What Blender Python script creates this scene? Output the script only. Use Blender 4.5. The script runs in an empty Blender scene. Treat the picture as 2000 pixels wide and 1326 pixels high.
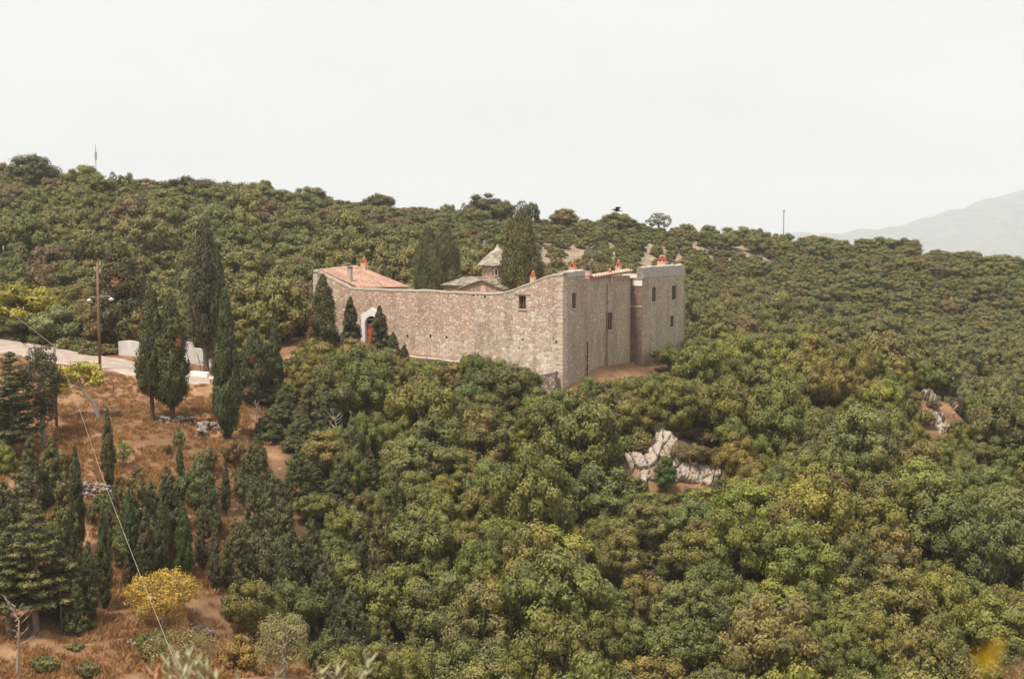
import bpy, bmesh, math, random
import numpy as np
from mathutils import Vector, Matrix

random.seed(7)
SC = bpy.context.scene
COL = SC.collection
# ------------------------------------------------------------------ camera
F, TH = 2777.8, math.atan(263 / 2777.8)
FWD = Vector((0, math.cos(TH), -math.sin(TH)))
UP = Vector((0, math.sin(TH), math.cos(TH)))
RT = Vector((1, 0, 0))


def ray(px, py):
    return RT * (px - 1000) + UP * (663 - py) + FWD * F


def at(px, py, Y):
    d = ray(px, py)
    return d * (Y / d.y)


def proj(p):
    p = Vector(p)
    w = p.dot(FWD)
    return 1000 + F * p.x / w, 663 - F * p.dot(UP) / w


def proj_np(P):
    w = P @ np.array(FWD)
    return np.stack([1000 + F * P[:, 0] / w, 663 - F * (P @ np.array(UP)) / w], 1)


cam = bpy.data.cameras.new('camera')
cam.sensor_width = 36.0
cam.lens = 50.0
cam.clip_start, cam.clip_end = 0.05, 20000
cam.dof.use_dof = True
cam.dof.focus_distance = 110
cam.dof.aperture_fstop = 4.5
co = bpy.data.objects.new('camera', cam)
COL.objects.link(co)
co.rotation_euler = (math.pi / 2 - TH, 0, 0)
SC.camera = co

# ------------------------------------------------------------------ tagging helpers
def tag(o, label=None, cat=None, group=None, kind=None):
    if label: o['label'] = label
    if cat: o['category'] = cat
    if group: o['group'] = group
    if kind: o['kind'] = kind
    return o


def empty(name, loc, label=None, cat=None, group=None, kind=None, rz=0.0):
    o = bpy.data.objects.new(name, None)
    COL.objects.link(o)
    o.location = loc
    o.rotation_euler = (0, 0, rz)
    o.empty_display_size = 0.5
    return tag(o, label, cat, group, kind)


def link(name, me, parent=None, mat=None):
    o = bpy.data.objects.new(name, me)
    COL.objects.link(o)
    if parent is not None:
        o.parent = parent
    if mat is not None and not me.materials:
        me.materials.append(mat)
    return o


class MB:
    """collects world-space faces; build() links ONE mesh object relative to its thing"""
    def __init__(self):
        self.v, self.f = [], []

    def quad(self, *p):
        n = len(self.v)
        self.v += [tuple(x) for x in p]
        self.f.append(tuple(range(n, n + len(p))))

    def hexa(self, c):
        n = len(self.v)
        self.v += [tuple(x) for x in c]
        for q in ((0, 3, 2, 1), (4, 5, 6, 7), (0, 1, 5, 4), (1, 2, 6, 5), (2, 3, 7, 6), (3, 0, 4, 7)):
            self.f.append(tuple(n + k for k in q))

    def box(self, fr, s0, s1, n0, n1, z0, z1):
        self.hexa([fr.p(s, n, z) for z in (z0, z1) for s, n in ((s0, n0), (s1, n0), (s1, n1), (s0, n1))])

    def tube(self, pts, rad, seg=8, cap=True):
        pts = [Vector(p) for p in pts]
        if not hasattr(rad, '__len__'):
            rad = [rad] * len(pts)
        base = len(self.v)
        for i, p in enumerate(pts):
            d = (pts[min(i + 1, len(pts) - 1)] - pts[max(i - 1, 0)]).normalized()
            ref = Vector((0, 0, 1)) if abs(d.z) < 0.9 else Vector((1, 0, 0))
            a = d.cross(ref).normalized()
            b = d.cross(a)
            for k in range(seg):
                t = 2 * math.pi * k / seg
                self.v.append(tuple(p + (a * math.cos(t) + b * math.sin(t)) * rad[i]))
        for i in range(len(pts) - 1):
            for k in range(seg):
                k2 = (k + 1) % seg
                self.f.append((base + i * seg + k, base + i * seg + k2, base + (i + 1) * seg + k2, base + (i + 1) * seg + k))
        if cap:
            self.f.append(tuple(base + k for k in range(seg))[::-1])
            self.f.append(tuple(base + (len(pts) - 1) * seg + k for k in range(seg)))

    def lathe(self, c, prof, seg=8, rot=0.0):
        base = len(self.v)
        for r, z in prof:
            for k in range(seg):
                t = rot + 2 * math.pi * k / seg
                self.v.append((c[0] + r * math.cos(t), c[1] + r * math.sin(t), z))
        for i in range(len(prof) - 1):
            for k in range(seg):
                k2 = (k + 1) % seg
                self.f.append((base + i * seg + k, base + i * seg + k2, base + (i + 1) * seg + k2, base + (i + 1) * seg + k))
        self.f.append(tuple(base + (len(prof) - 1) * seg + k for k in range(seg)))

    def mesh(self, name, off=(0, 0, 0), smooth=False):
        me = bpy.data.meshes.new(name)
        me.from_pydata([(x - off[0], y - off[1], z - off[2]) for x, y, z in self.v], [], self.f)
        bm = bmesh.new()
        bm.from_mesh(me)
        bmesh.ops.recalc_face_normals(bm, faces=bm.faces)
        if smooth:
            for fc in bm.faces:
                fc.smooth = True
        bm.to_mesh(me)
        bm.free()
        return me

    def build(self, name, mat, parent=None, off=None, smooth=False):
        if off is None:
            off = (0, 0, 0)
            q = parent
            while q is not None:
                off = tuple(a + b for a, b in zip(off, q.location))
                q = q.parent
        return link(name, self.mesh(name, off, smooth), parent, mat)


class Frame:
    """a wall plane: o on the plane, a along it, n outward (both horizontal)"""
    def __init__(self, o, a, n):
        self.o, self.a, self.n = Vector(o), Vector(a).normalized(), Vector(n).normalized()

    def p(self, s, n, z):
        q = self.o + self.a * s + self.n * n
        return Vector((q.x, q.y, z))

    def hit(self, px, py, off=0.0):
        d = ray(px, py)
        t = (self.o + self.n * off).dot(self.n) / d.dot(self.n)
        q = d * t
        return (q - self.o).dot(self.a), q.z

    def s(self, px, off=0.0):
        return self.hit(px, 600, off)[0]


# ------------------------------------------------------------------ materials
MATS = {}


def new_mat(name):
    m = bpy.data.materials.new(name)
    m.use_nodes = True
    nt = m.node_tree
    b = nt.nodes['Principled BSDF']
    b.inputs['Roughness'].default_value = 0.85
    b.inputs['Specular IOR Level'].default_value = 0.25
    MATS[name] = m
    return m, nt, b


def N(nt, t, **kw):
    n = nt.nodes.new(t)
    for k, v in kw.items():
        if k in n.inputs:
            n.inputs[k].default_value = v
        else:
            setattr(n, k, v)
    return n


def ramp(nt, stops, interp='LINEAR'):
    r = nt.nodes.new('ShaderNodeValToRGB')
    r.color_ramp.interpolation = interp
    el = r.color_ramp.elements
    while len(el) < len(stops):
        el.new(0.5)
    for e, (p, c) in zip(el, stops):
        e.position = p
        e.color = (*c, 1) if len(c) == 3 else c
    return r


def mix(nt, fac, a, b, mode='MIX'):
    m = nt.nodes.new('ShaderNodeMix')
    m.data_type = 'RGBA'
    m.blend_type = mode
    for sock, val in ((m.inputs[0], fac), (m.inputs[6], a), (m.inputs[7], b)):
        if hasattr(val, 'links') or hasattr(val, 'is_linked'):
            nt.links.new(val, sock)
        elif isinstance(val, (int, float)):
            sock.default_value = val
        else:
            sock.default_value = (*val, 1)
    return m.outputs[2]


def coords(nt, scale=(1, 1, 1)):
    tc = nt.nodes.new('ShaderNodeTexCoord')
    mp = nt.nodes.new('ShaderNodeMapping')
    mp.inputs['Scale'].default_value = scale
    nt.links.new(tc.outputs['Object'], mp.inputs['Vector'])
    return mp.outputs['Vector']


def noise(nt, vec, scale, detail=4, rough=0.6):
    n = N(nt, 'ShaderNodeTexNoise', Scale=scale, Detail=detail, Roughness=rough)
    if vec is not None:
        nt.links.new(vec, n.inputs['Vector'])
    return n.outputs['Fac']


def bump(nt, b, h, strength, dist=0.05):
    bp = N(nt, 'ShaderNodeBump', Strength=strength, Distance=dist)
    nt.links.new(h, bp.inputs['Height'])
    nt.links.new(bp.outputs['Normal'], b.inputs['Normal'])


def plain(name, c, var=0.25, scale=3.0, rough=0.85, bmp=0.3):
    m, nt, b = new_mat(name)
    v = coords(nt)
    f = noise(nt, v, scale, 6, 0.7)
    lo = tuple(x * (1 - var) for x in c)
    hi = tuple(min(1, x * (1 + var)) for x in c)
    r = ramp(nt, [(0.3, lo), (0.7, hi)])
    nt.links.new(f, r.inputs[0])
    nt.links.new(r.outputs[0], b.inputs['Base Color'])
    b.inputs['Roughness'].default_value = rough
    if bmp:
        bump(nt, b, noise(nt, v, scale * 6, 4), bmp, 0.03)
    return m


def rubble(name, stone_lo, stone_hi, mortar, scale=2.6, edge=0.09, patch=None, zband=None):
    """random rubble masonry: pale stones in reddish mortar"""
    m, nt, b = new_mat(name)
    v = coords(nt, (1, 1, 1.35))
    wob = N(nt, 'ShaderNodeTexNoise', Scale=1.7, Detail=3)
    nt.links.new(v, wob.inputs['Vector'])
    add = nt.nodes.new('ShaderNodeVectorMath')
    add.operation = 'MULTIPLY_ADD'
    nt.links.new(wob.outputs['Color'], add.inputs[0])
    add.inputs[1].default_value = (0.35, 0.35, 0.35)
    nt.links.new(v, add.inputs[2])
    vo = N(nt, 'ShaderNodeTexVoronoi', Scale=scale, feature='F1')
    ve = N(nt, 'ShaderNodeTexVoronoi', Scale=scale, feature='DISTANCE_TO_EDGE')
    nt.links.new(add.outputs[0], vo.inputs['Vector'])
    nt.links.new(add.outputs[0], ve.inputs['Vector'])
    sep = nt.nodes.new('ShaderNodeSeparateColor')
    nt.links.new(vo.outputs['Color'], sep.inputs[0])
    sr = ramp(nt, [(0.0, stone_lo), (0.55, tuple((a + c) / 2 for a, c in zip(stone_lo, stone_hi))), (1.0, stone_hi)])
    nt.links.new(sep.outputs[0], sr.inputs[0])
    # some stones sink wholly under mortar
    big = noise(nt, v, 0.22, 5, 0.65)
    sub = nt.nodes.new('ShaderNodeMath')
    sub.operation = 'MULTIPLY_ADD'
    nt.links.new(sep.outputs[1], sub.inputs[0])
    sub.inputs[1].default_value = 0.10
    sub.inputs[2].default_value = edge - 0.05
    if zband is not None:
        ss = nt.nodes.new('ShaderNodeSeparateXYZ')
        tc = nt.nodes.new('ShaderNodeTexCoord')
        nt.links.new(tc.outputs['Object'], ss.inputs[0])
        mr = N(nt, 'ShaderNodeMapRange')
        nt.links.new(ss.outputs['Z'], mr.inputs[0])
        mr.inputs[1].default_value, mr.inputs[2].default_value = zband
        mr.inputs[3].default_value, mr.inputs[4].default_value = -0.05, 0.035
        bg = nt.nodes.new('ShaderNodeMath')
        bg.operation = 'MULTIPLY_ADD'
        nt.links.new(big, bg.inputs[0])
        bg.inputs[1].default_value = 0.16
        nt.links.new(mr.outputs[0], bg.inputs[2])
        th0 = bg.outputs[0]
        ad = nt.nodes.new('ShaderNodeMath')
        ad.operation = 'ADD'
        nt.links.new(sub.outputs[0], ad.inputs[0])
        nt.links.new(th0, ad.inputs[1])
        ad2 = nt.nodes.new('ShaderNodeMath')
        ad2.operation = 'SUBTRACT'
        nt.links.new(ad.outputs[0], ad2.inputs[0])
        ad2.inputs[1].default_value = 0.07
        thr = ad2.outputs[0]
    else:
        thr = sub.outputs[0]
    df = nt.nodes.new('ShaderNodeMath')
    df.operation = 'SUBTRACT'
    nt.links.new(ve.outputs['Distance'], df.inputs[0])
    nt.links.new(thr, df.inputs[1])
    mr2 = N(nt, 'ShaderNodeMapRange')
    nt.links.new(df.outputs[0], mr2.inputs[0])
    mr2.inputs[1].default_value, mr2.inputs[2].default_value = -0.02, 0.05
    mort = ramp(nt, [(0.3, tuple(x * 0.8 for x in mortar)), (0.7, tuple(x * 1.2 for x in mortar))])
    nt.links.new(noise(nt, v, 1.1, 6, 0.7), mort.inputs[0])
    col = mix(nt, mr2.outputs[0], mort.outputs[0], sr.outputs[0])
    if patch:
        pr = ramp(nt, [(0.50, (0, 0, 0)), (0.62, (1, 1, 1))])
        nt.links.new(noise(nt, coords(nt, (1, 1, 0.45)), 0.35, 5, 0.7), pr.inputs[0])
        col = mix(nt, pr.outputs[0], col, mix(nt, 0.6, col, patch))
    stk = ramp(nt, [(0.30, (0.62, 0.60, 0.58)), (0.52, (1.0, 1.0, 1.0)), (0.8, (1.08, 1.07, 1.05))])
    nt.links.new(noise(nt, coords(nt, (1.1, 1.1, 0.13)), 0.9, 6, 0.7), stk.inputs[0])
    col = mix(nt, 0.75, col, mix(nt, 1.0, col, stk.outputs[0], 'MULTIPLY'))
    fine = ramp(nt, [(0.25, (0.78, 0.78, 0.78)), (0.75, (1.15, 1.15, 1.15))])
    nt.links.new(noise(nt, v, 14, 3, 0.7), fine.inputs[0])
    col = mix(nt, 1.0, col, fine.outputs[0], 'MULTIPLY')
    nt.links.new(col, b.inputs['Base Color'])
    bump(nt, b, mr2.outputs[0], 0.6, 0.05)
    return m


M_STONE = rubble('rubble_wall', (0.45, 0.335, 0.25), (0.71, 0.62, 0.52), (0.46, 0.29, 0.21), 3.3, 0.055, zband=(3.0, 6.0))
M_STONE2 = rubble('rubble_wall_pale', (0.46, 0.35, 0.265), (0.73, 0.65, 0.56), (0.45, 0.30, 0.215), 2.9, 0.045, zband=(2.5, 9.5))
M_PLASTER = rubble('rough_render', (0.46, 0.38, 0.285), (0.66, 0.58, 0.47), (0.41, 0.325, 0.235), 2.9, 0.17, patch=(0.33, 0.25, 0.175))
M_SHADE_TONE = rubble('shade_toned_render', (0.25, 0.18, 0.14), (0.40, 0.33, 0.27), (0.20, 0.14, 0.105), 2.2, 0.30)  # darker render, shade of the tower corner mixed into its colour
M_DRYSTONE = rubble('dry_stone', (0.24, 0.19, 0.16), (0.46, 0.40, 0.35), (0.15, 0.105, 0.08), 3.2, 0.06)
M_CHURCH = rubble('church_masonry', (0.42, 0.29, 0.23), (0.58, 0.46, 0.38), (0.36, 0.22, 0.16), 3.2, 0.10)
M_BRICK = rubble('old_brick', (0.42, 0.22, 0.15), (0.58, 0.42, 0.32), (0.38, 0.24, 0.17), 4.0, 0.08)
M_CAP = plain('mortar_cap', (0.30, 0.26, 0.215), 0.25, 1.5)
M_CONC = plain('lime_capping', (0.40, 0.365, 0.31), 0.14, 1.5)
M_PALECAP = plain('pale_coping', (0.50, 0.43, 0.36), 0.15, 2.0)
M_WHITE = plain('whitewash', (0.80, 0.79, 0.77), 0.06, 1.5, bmp=0.15)
M_WHITE2 = plain('weathered_whitewash', (0.56, 0.54, 0.52), 0.24, 0.8, bmp=0.2)
M_CHIM = plain('pink_plaster', (0.56, 0.385, 0.295), 0.2, 2.0)
M_CHIMG = plain('grey_plaster', (0.42, 0.36, 0.31), 0.2, 3.0)
M_POT = plain('chimney_tile', (0.52, 0.13, 0.06), 0.25, 4.0)
M_BLACK = plain('matt_black', (0.02, 0.018, 0.018), 0.3, 4.0)
M_SHUT = plain('shutter_paint', (0.045, 0.02, 0.018), 0.3, 3.0, 0.6)
M_FRAME = plain('window_frame', (0.23, 0.17, 0.12), 0.2, 3.0)
M_DOOR = plain('door_paint', (0.40, 0.105, 0.055), 0.25, 3.0, 0.6)
M_POLE = plain('old_timber', (0.20, 0.12, 0.085), 0.3, 5.0)
M_METAL = plain('grey_metal', (0.34, 0.33, 0.32), 0.15, 3.0, 0.5)
M_RUST = plain('rusty_pipe', (0.10, 0.075, 0.08), 0.3, 5.0)
M_LAMP = plain('lamp_glass', (0.62, 0.68, 0.66), 0.05, 3.0, 0.3, bmp=0)
M_WIRE = plain('wire_sheath', (0.40, 0.35, 0.27), 0.1, 1.0, 0.6, bmp=0)
M_BARK = plain('bark', (0.10, 0.075, 0.058), 0.45, 6.0, bmp=0.6)
M_BARKG = plain('grey_bark', (0.25, 0.215, 0.185), 0.35, 6.0, bmp=0.5)
M_DEAD = plain('dead_wood', (0.33, 0.27, 0.23), 0.3, 6.0)
M_BIRD = plain('dark_plumage', (0.05, 0.035, 0.032), 0.3, 9.0)


def tile_mat():
    m, nt, b = new_mat('roof_tile')
    v = coords(nt)
    r = ramp(nt, [(0.25, (0.56, 0.35, 0.27)), (0.5, (0.66, 0.45, 0.36)), (0.75, (0.74, 0.55, 0.46))])
    nt.links.new(noise(nt, v, 3.5, 6, 0.75), r.inputs[0])
    g = ramp(nt, [(0.35, (0.82, 0.8, 0.78)), (0.65, (1.08, 1.08, 1.08))])
    nt.links.new(noise(nt, v, 0.7, 4), g.inputs[0])
    nt.links.new(mix(nt, 1.0, r.outputs[0], g.outputs[0], 'MULTIPLY'), b.inputs['Base Color'])
    return m


def slate_mat():
    m, nt, b = new_mat('stone_slate')
    v = coords(nt)
    vo = N(nt, 'ShaderNodeTexVoronoi', Scale=2.8)
    nt.links.new(v, vo.inputs['Vector'])
    sp = nt.nodes.new('ShaderNodeSeparateColor')
    nt.links.new(vo.outputs['Color'], sp.inputs[0])
    r = ramp(nt, [(0.0, (0.19, 0.165, 0.125)), (0.5, (0.30, 0.265, 0.21)), (1.0, (0.45, 0.41, 0.35))])
    nt.links.new(sp.outputs[0], r.inputs[0])
    g = ramp(nt, [(0.45, (0, 0, 0)), (0.6, (1, 1, 1))])
    nt.links.new(noise(nt, v, 1.3, 5), g.inputs[0])
    nt.links.new(mix(nt, g.outputs[0], r.outputs[0], mix(nt, 0.35, r.outputs[0], (0.27, 0.23, 0.13))), b.inputs['Base Color'])
    ve = N(nt, 'ShaderNodeTexVoronoi', Scale=2.8, feature='DISTANCE_TO_EDGE')
    nt.links.new(v, ve.inputs['Vector'])
    bump(nt, b, ve.outputs['Distance'], 0.8, 0.12)
    return m


M_TILE, M_SLATE = tile_mat(), slate_mat()


def rock_mat():
    m, nt, b = new_mat('limestone')
    v = coords(nt)
    r = ramp(nt, [(0.28, (0.20, 0.16, 0.125)), (0.45, (0.38, 0.33, 0.285)), (0.7, (0.55, 0.50, 0.44))])
    nt.links.new(noise(nt, v, 1.6, 8, 0.75), r.inputs[0])
    s = ramp(nt, [(0.50, (0, 0, 0)), (0.60, (1, 1, 1))])
    nt.links.new(noise(nt, coords(nt, (1.6, 1.6, 0.5)), 1.0, 6, 0.7), s.inputs[0])
    col = mix(nt, s.outputs[0], r.outputs[0], mix(nt, 0.6, r.outputs[0], (0.38, 0.25, 0.16)))
    # earth and dead grass lodged where the rock is level
    at_ = nt.nodes.new('ShaderNodeAttribute')
    at_.attribute_name = 'soil'
    col = mix(nt, at_.outputs['Fac'], col, (0.29, 0.20, 0.13))
    nt.links.new(col, b.inputs['Base Color'])
    bump(nt, b, noise(nt, v, 5, 6, 0.7), 0.7, 0.15)
    return m


M_ROCK = rock_mat()


def leaf_mat(name, stuff=None, transl=0.06, spread=1.0):
    """leaf shader: the tree's own colour (object colour) spread over lighter and darker sprays"""
    m, nt, b = new_mat(name)
    oi = nt.nodes.new('ShaderNodeObjectInfo')
    if stuff:
        rp = ramp(nt, [(i / len(stuff), c) for i, c in enumerate(stuff)], 'CONSTANT')
        nt.links.new(oi.outputs['Random'], rp.inputs[0])
        base = rp.outputs[0]
    else:
        base = oi.outputs['Color']
    base = mix(nt, 1.0, base, (1.0, 0.92, 0.72), 'MULTIPLY')
    a = nt.nodes.new('ShaderNodeAttribute')
    a.attribute_name = 'tint'
    dark = mix(nt, 1.0, base, (1 - 0.48 * spread, 1 - 0.42 * spread, 1 - 0.36 * spread), 'MULTIPLY')
    light = mix(nt, 1.0, base, (1 + 0.62 * spread, 1 + 0.52 * spread, 1 + 0.32 * spread), 'MULTIPLY')
    col = mix(nt, a.outputs['Fac'], dark, light)
    d = nt.nodes.new('ShaderNodeAttribute')
    d.attribute_name = 'dry'
    col = mix(nt, d.outputs['Fac'], col, (0.24, 0.10, 0.05))
    nt.links.new(col, b.inputs['Base Color'])
    b.inputs['Roughness'].default_value = 0.6
    b.inputs['Specular IOR Level'].default_value = 0.3
    tr = nt.nodes.new('ShaderNodeBsdfTranslucent')
    nt.links.new(col, tr.inputs['Color'])
    ms = nt.nodes.new('ShaderNodeMixShader')
    ms.inputs[0].default_value = transl
    out = nt.nodes['Material Output']
    nt.links.new(b.outputs[0], ms.inputs[1])
    nt.links.new(tr.outputs[0], ms.inputs[2])
    nt.links.new(ms.outputs[0], out.inputs['Surface'])
    return m


OLIVE = (0.184, 0.186, 0.062)
GREEN = (0.152, 0.172, 0.057)
DARKG = (0.124, 0.142, 0.054)
YGREEN = (0.208, 0.220, 0.062)
BROWNG = (0.178, 0.172, 0.068)
GREYG = (0.160, 0.180, 0.074)
M_LEAF = leaf_mat('leaf')
dull = lambda c: (c[0] * .84 + .006, c[1] * .83 + .005, c[2] * .82 + .006)
M_LEAF_FOREST = leaf_mat('forest_leaf', [dull(c) for c in (OLIVE, GREYG, BROWNG, GREEN, OLIVE, (0.165, 0.170, 0.066), (0.175, 0.135, 0.075), BROWNG, (0.190, 0.190, 0.063), DARKG, GREYG, (0.182, 0.182, 0.064), GREEN, BROWNG)])
M_LEAF_UNDER = leaf_mat('undergrowth_leaf', [(0.105, 0.115, 0.045), BROWNG, (0.16, 0.13, 0.065), DARKG])
M_STRAW = leaf_mat('straw', [(0.38, 0.235, 0.12), (0.28, 0.155, 0.085), (0.44, 0.29, 0.165), (0.33, 0.20, 0.115)], 0.15, 0.5)

# ------------------------------------------------------------------ terrain (thin-plate spline through measured spots)
ALPHA = math.radians(28)
K = at(1100, 755, 126.0)
U = Vector((-math.cos(ALPHA), math.sin(ALPHA), 0))
V = Vector((math.sin(ALPHA), math.cos(ALPHA), 0))
FR = Frame((K.x, K.y, 0), U, -V)          # front wall, s grows to the left
SD = Frame((K.x, K.y, 0), V, -U)          # side wall, s grows away from us

CP = []
for px, py, y in [
    (100, 1326, 73), (400, 1326, 73), (620, 1326, 73), (-250, 1326, 73), (50, 1240, 78), (350, 1200, 82), (-200, 1200, 82),
    (200, 1000, 95), (450, 1000, 96), (-200, 980, 97), (200, 900, 103), (430, 900, 104), (200, 790, 115), (400, 830, 111),
    (200, 722, 125), (400, 752, 121), (0, 697, 131), (0, 662, 142), (270, 742, 122), (270, 709, 131), (100, 682, 136),
    (-250, 650, 142), (-250, 760, 122), (380, 722, 131), (520, 735, 130)]:
    p = at(px, py, y)
    CP.append((p.x, p.y, p.z))
for s, n, z in [(0, 0.5, -16.4), (3, .5, -15.75), (6, .6, -15.25), (8, .6, -14.95), (11, .6, -14.65), (14, .6, -14.42), (17, .6, -14.2), (21, 1, -13.75), (8, 3.2, -16.2), (12, 3.2, -15.8), (16, 3.4, -15.3), (21, 5, -15.0), (27, 2, -13.5), (32, 2, -13.5), (12, -8, -12.8), (22, -10, -12.6)]:
    q = FR.p(s, n, z)
    CP.append(tuple(q))
for s, n, z in [(7, 0.3, -15.5), (15, 0.3, -15.3), (22, 0.3, -14.9), (27, 1.5, -15.3), (32, 1.5, -15.8), (12, 5, -17.6), (22, 7, -17.8), (4, 5, -18.3), (20, -12, -12.8), (30, -12, -13.0), (34, -26, -12.5)]:
    q = SD.p(s, n, z)
    CP.append(tuple(q))
CP += [(0, 0, -1.7), (-8, 0, -1.7), (8, 0, -1.7), (0, 5, -3.9), (0, 20, -11.2), (0, 40, -21.0), (-15, 40, -21), (20, 40, -22.0), (-15, 60, -26.0),
       (5, 60, -30.5), (20, 62, -31.5), (-50, 30, -14), (50, 35, -19), (-60, 62, -24), (45, 68, -33.0)]
# wooded slope under the walls (ground = canopy less tree height)
CP += [(-10, 76, -29.0), (-14, 95, -24.2), (-14, 112, -19.2), (4.5, 117, -19.2), (4, 104, -23.0), (5, 92, -26.6), (5, 80, -30.0), (-16, 122, -16.2),
       (16, 92, -27.2), (18, 105, -24.0), (20, 118, -21.0), (27, 128, -19.6), (16, 80, -30.6), (30, 82, -31.6), (30, 96, -28.4), (32, 112, -25.0),
       (46, 84, -32.6), (45, 100, -29.6), (44, 118, -26.4), (60, 95, -33), (66, 118, -30)]
for px, py, y, h in [(1400, 668, 152, 3.6), (1500, 672, 152, 3.6), (1600, 686, 149, 3.4), (1700, 706, 146, 3.4), (1790, 752, 141.5, 0.3), (1830, 778, 138.5, 0.3), (1868, 788, 136, 0.4), (1900, 795, 135, 3.4), (2000, 838, 129, 3.4), (2150, 900, 122, 3.4)]:
    p = at(px, py, y)
    CP.append((p.x, p.y, p.z - h))
# the little cliff of the rock outcrop
for px, py, y in [(1225, 970, 106.5), (1270, 968, 107), (1320, 964, 107.5), (1370, 966, 108.5), (1405, 960, 109), (1222, 890, 110.5), (1262, 868, 112), (1292, 840, 113.2), (1330, 862, 113), (1372, 900, 112.3), (1405, 912, 112), (1300, 828, 118), (1350, 850, 118), (1240, 868, 116)]:
    p = at(px, py, y)
    CP.append((p.x, p.y, p.z))
# ravine behind the spur, then the far hillside
for px, py, y, h in [(1450, 700, 172, 6), (1600, 735, 176, 7), (1750, 780, 172, 7), (1900, 850, 168, 6), (2050, 900, 165, 6), (1450, 655, 196, 3), (1700, 700, 203, 2.6), (1880, 735, 200, 2.8), (2050, 770, 196, 2.8), (1700, 640, 226, 3.2), (2000, 690, 222, 3.2), (1700, 560, 262, 3.2),
                     (2000, 590, 258, 3.2), (1480, 560, 250, 3), (1340, 446, 300, 2.6), (1530, 462, 305, 2.8), (1700, 474, 306, 3.0), (2000, 500, 300, 3.2), (2250, 540, 295, 3), (1340, 520, 262, 2.4), (1200, 425, 295, 2.4),
                     (1100, 428, 290, 2.4), (960, 418, 284, 2.5), (800, 402, 276, 3), (600, 378, 268, 3.6), (400, 362, 262, 4.2), (200, 346, 258, 4.4), (0, 322, 256, 5.0), (-300, 285, 256, 5),
                     (0, 480, 196, 3.5), (300, 500, 198, 3.5), (600, 470, 214, 3.4), (800, 480, 222, 3.0), (0, 600, 160, 4), (350, 615, 160, 4.2), (560, 640, 158, 4.6), (560, 560, 182, 4.0),
                     (1000, 500, 232, 2.6), (1200, 520, 236, 2.4), (-300, 560, 165, 4), (-300, 450, 200, 4)]:
    p = at(px, py, y)
    CP.append((p.x, p.y, p.z - h))
for x in (-140, -90, -40, 10, 60, 120, 170):
    CP.append((x, 350, -22.0 + (4 if x < 0 else -6)))
    CP.append((x, 420, -52.0))
CP += [(-150, 100, -18), (-160, 180, -5), (160, 120, -42), (190, 200, -36), (200, 280, -26), (-160, 40, -10), (140, 50, -30)]
CP = np.array(CP)


def tps_fit(P, lam=0.02):
    X = P[:, :2] / 100.0
    n = len(X)
    d2 = ((X[:, None] - X[None]) ** 2).sum(-1)
    Kk = np.where(d2 > 0, 0.5 * d2 * np.log(np.maximum(d2, 1e-12)), 0) + np.eye(n) * lam * 0.01
    Pm = np.hstack([np.ones((n, 1)), X])
    A = np.vstack([np.hstack([Kk, Pm]), np.hstack([Pm.T, np.zeros((3, 3))])])
    return X, np.linalg.solve(A, np.concatenate([P[:, 2], np.zeros(3)]))


TX, TW = tps_fit(CP)


def sstep(a, b, x):
    t = np.clip((x - a) / (b - a), 0, 1)
    return t * t * (3 - 2 * t)


def ground(x, y):
    x, y = np.atleast_1d(np.asarray(x, float)), np.atleast_1d(np.asarray(y, float))
    sh = x.shape
    x, y = x.ravel(), y.ravel()
    cx, cy = np.clip(x, -190, 215), np.clip(y, -20, 425)
    Q = np.stack([cx, cy], 1) / 100.0
    z = np.zeros(len(Q))
    for i in range(0, len(Q), 4000):
        q = Q[i:i + 4000]
        d2 = ((q[:, None] - TX[None]) ** 2).sum(-1)
        kk = np.where(d2 > 0, 0.5 * d2 * np.log(np.maximum(d2, 1e-12)), 0)
        z[i:i + 4000] = kk @ TW[:-3] + TW[-3] + q @ TW[-2:]
    near_ = 1 - np.exp(-(((x - K.x + 8) / 22) ** 2 + ((y - K.y - 8) / 22) ** 2))
    z += near_ * 0.30 * np.sin(x / 7.1 + 1.3) * np.sin(y / 6.3) + 0.16 * np.sin(x / 3.1 + y / 4.4)
    dd_ = np.hypot(x - cx, y - cy)
    far = sstep(0, 300, dd_)
    z = z * (1 - far) + (-110 - 290 * sstep(200, 1800, dd_)) * far
    return z.reshape(sh)


def gz(x, y):
    return float(ground(x, y)[0])


def hit(px, py, y0=45, y1=420):
    """where the sight line through a photo point meets the ground"""
    d = ray(px, py)
    ys = np.arange(y0, y1, 0.5)
    P = np.stack([d.x / d.y * ys, ys, d.z / d.y * ys], 1)
    below = P[:, 2] < ground(P[:, 0], P[:, 1])
    i = int(np.argmax(below)) if below.any() else len(ys) - 1
    y = ys[i]
    return Vector((d.x / d.y * y, y, gz(d.x / d.y * y, y)))


def inpoly(P, poly):
    P = np.atleast_2d(P)
    x, y = P[:, 0], P[:, 1]
    r = np.zeros(len(P), bool)
    n = len(poly)
    for i in range(n):
        (x1, y1), (x2, y2) = poly[i], poly[(i + 1) % n]
        c = ((y1 > y) != (y2 > y)) & (x < (x2 - x1) * (y - y1) / ((y2 - y1) if y2 != y1 else 1e-9) + x1)
        r ^= c
    return r


WOOD = [(640, 1120), (600, 990), (572, 900), (570, 800), (578, 730), (620, 690), (690, 668), (800, 700), (900, 712), (1040, 745), (1110, 790), (1180, 760), (1290, 690), (1345, 668), (1400, 655), (1500, 662), (1600, 680), (1760, 715),
        (2100, 850), (2100, 1450), (650, 1450), (660, 1240)]

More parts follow.
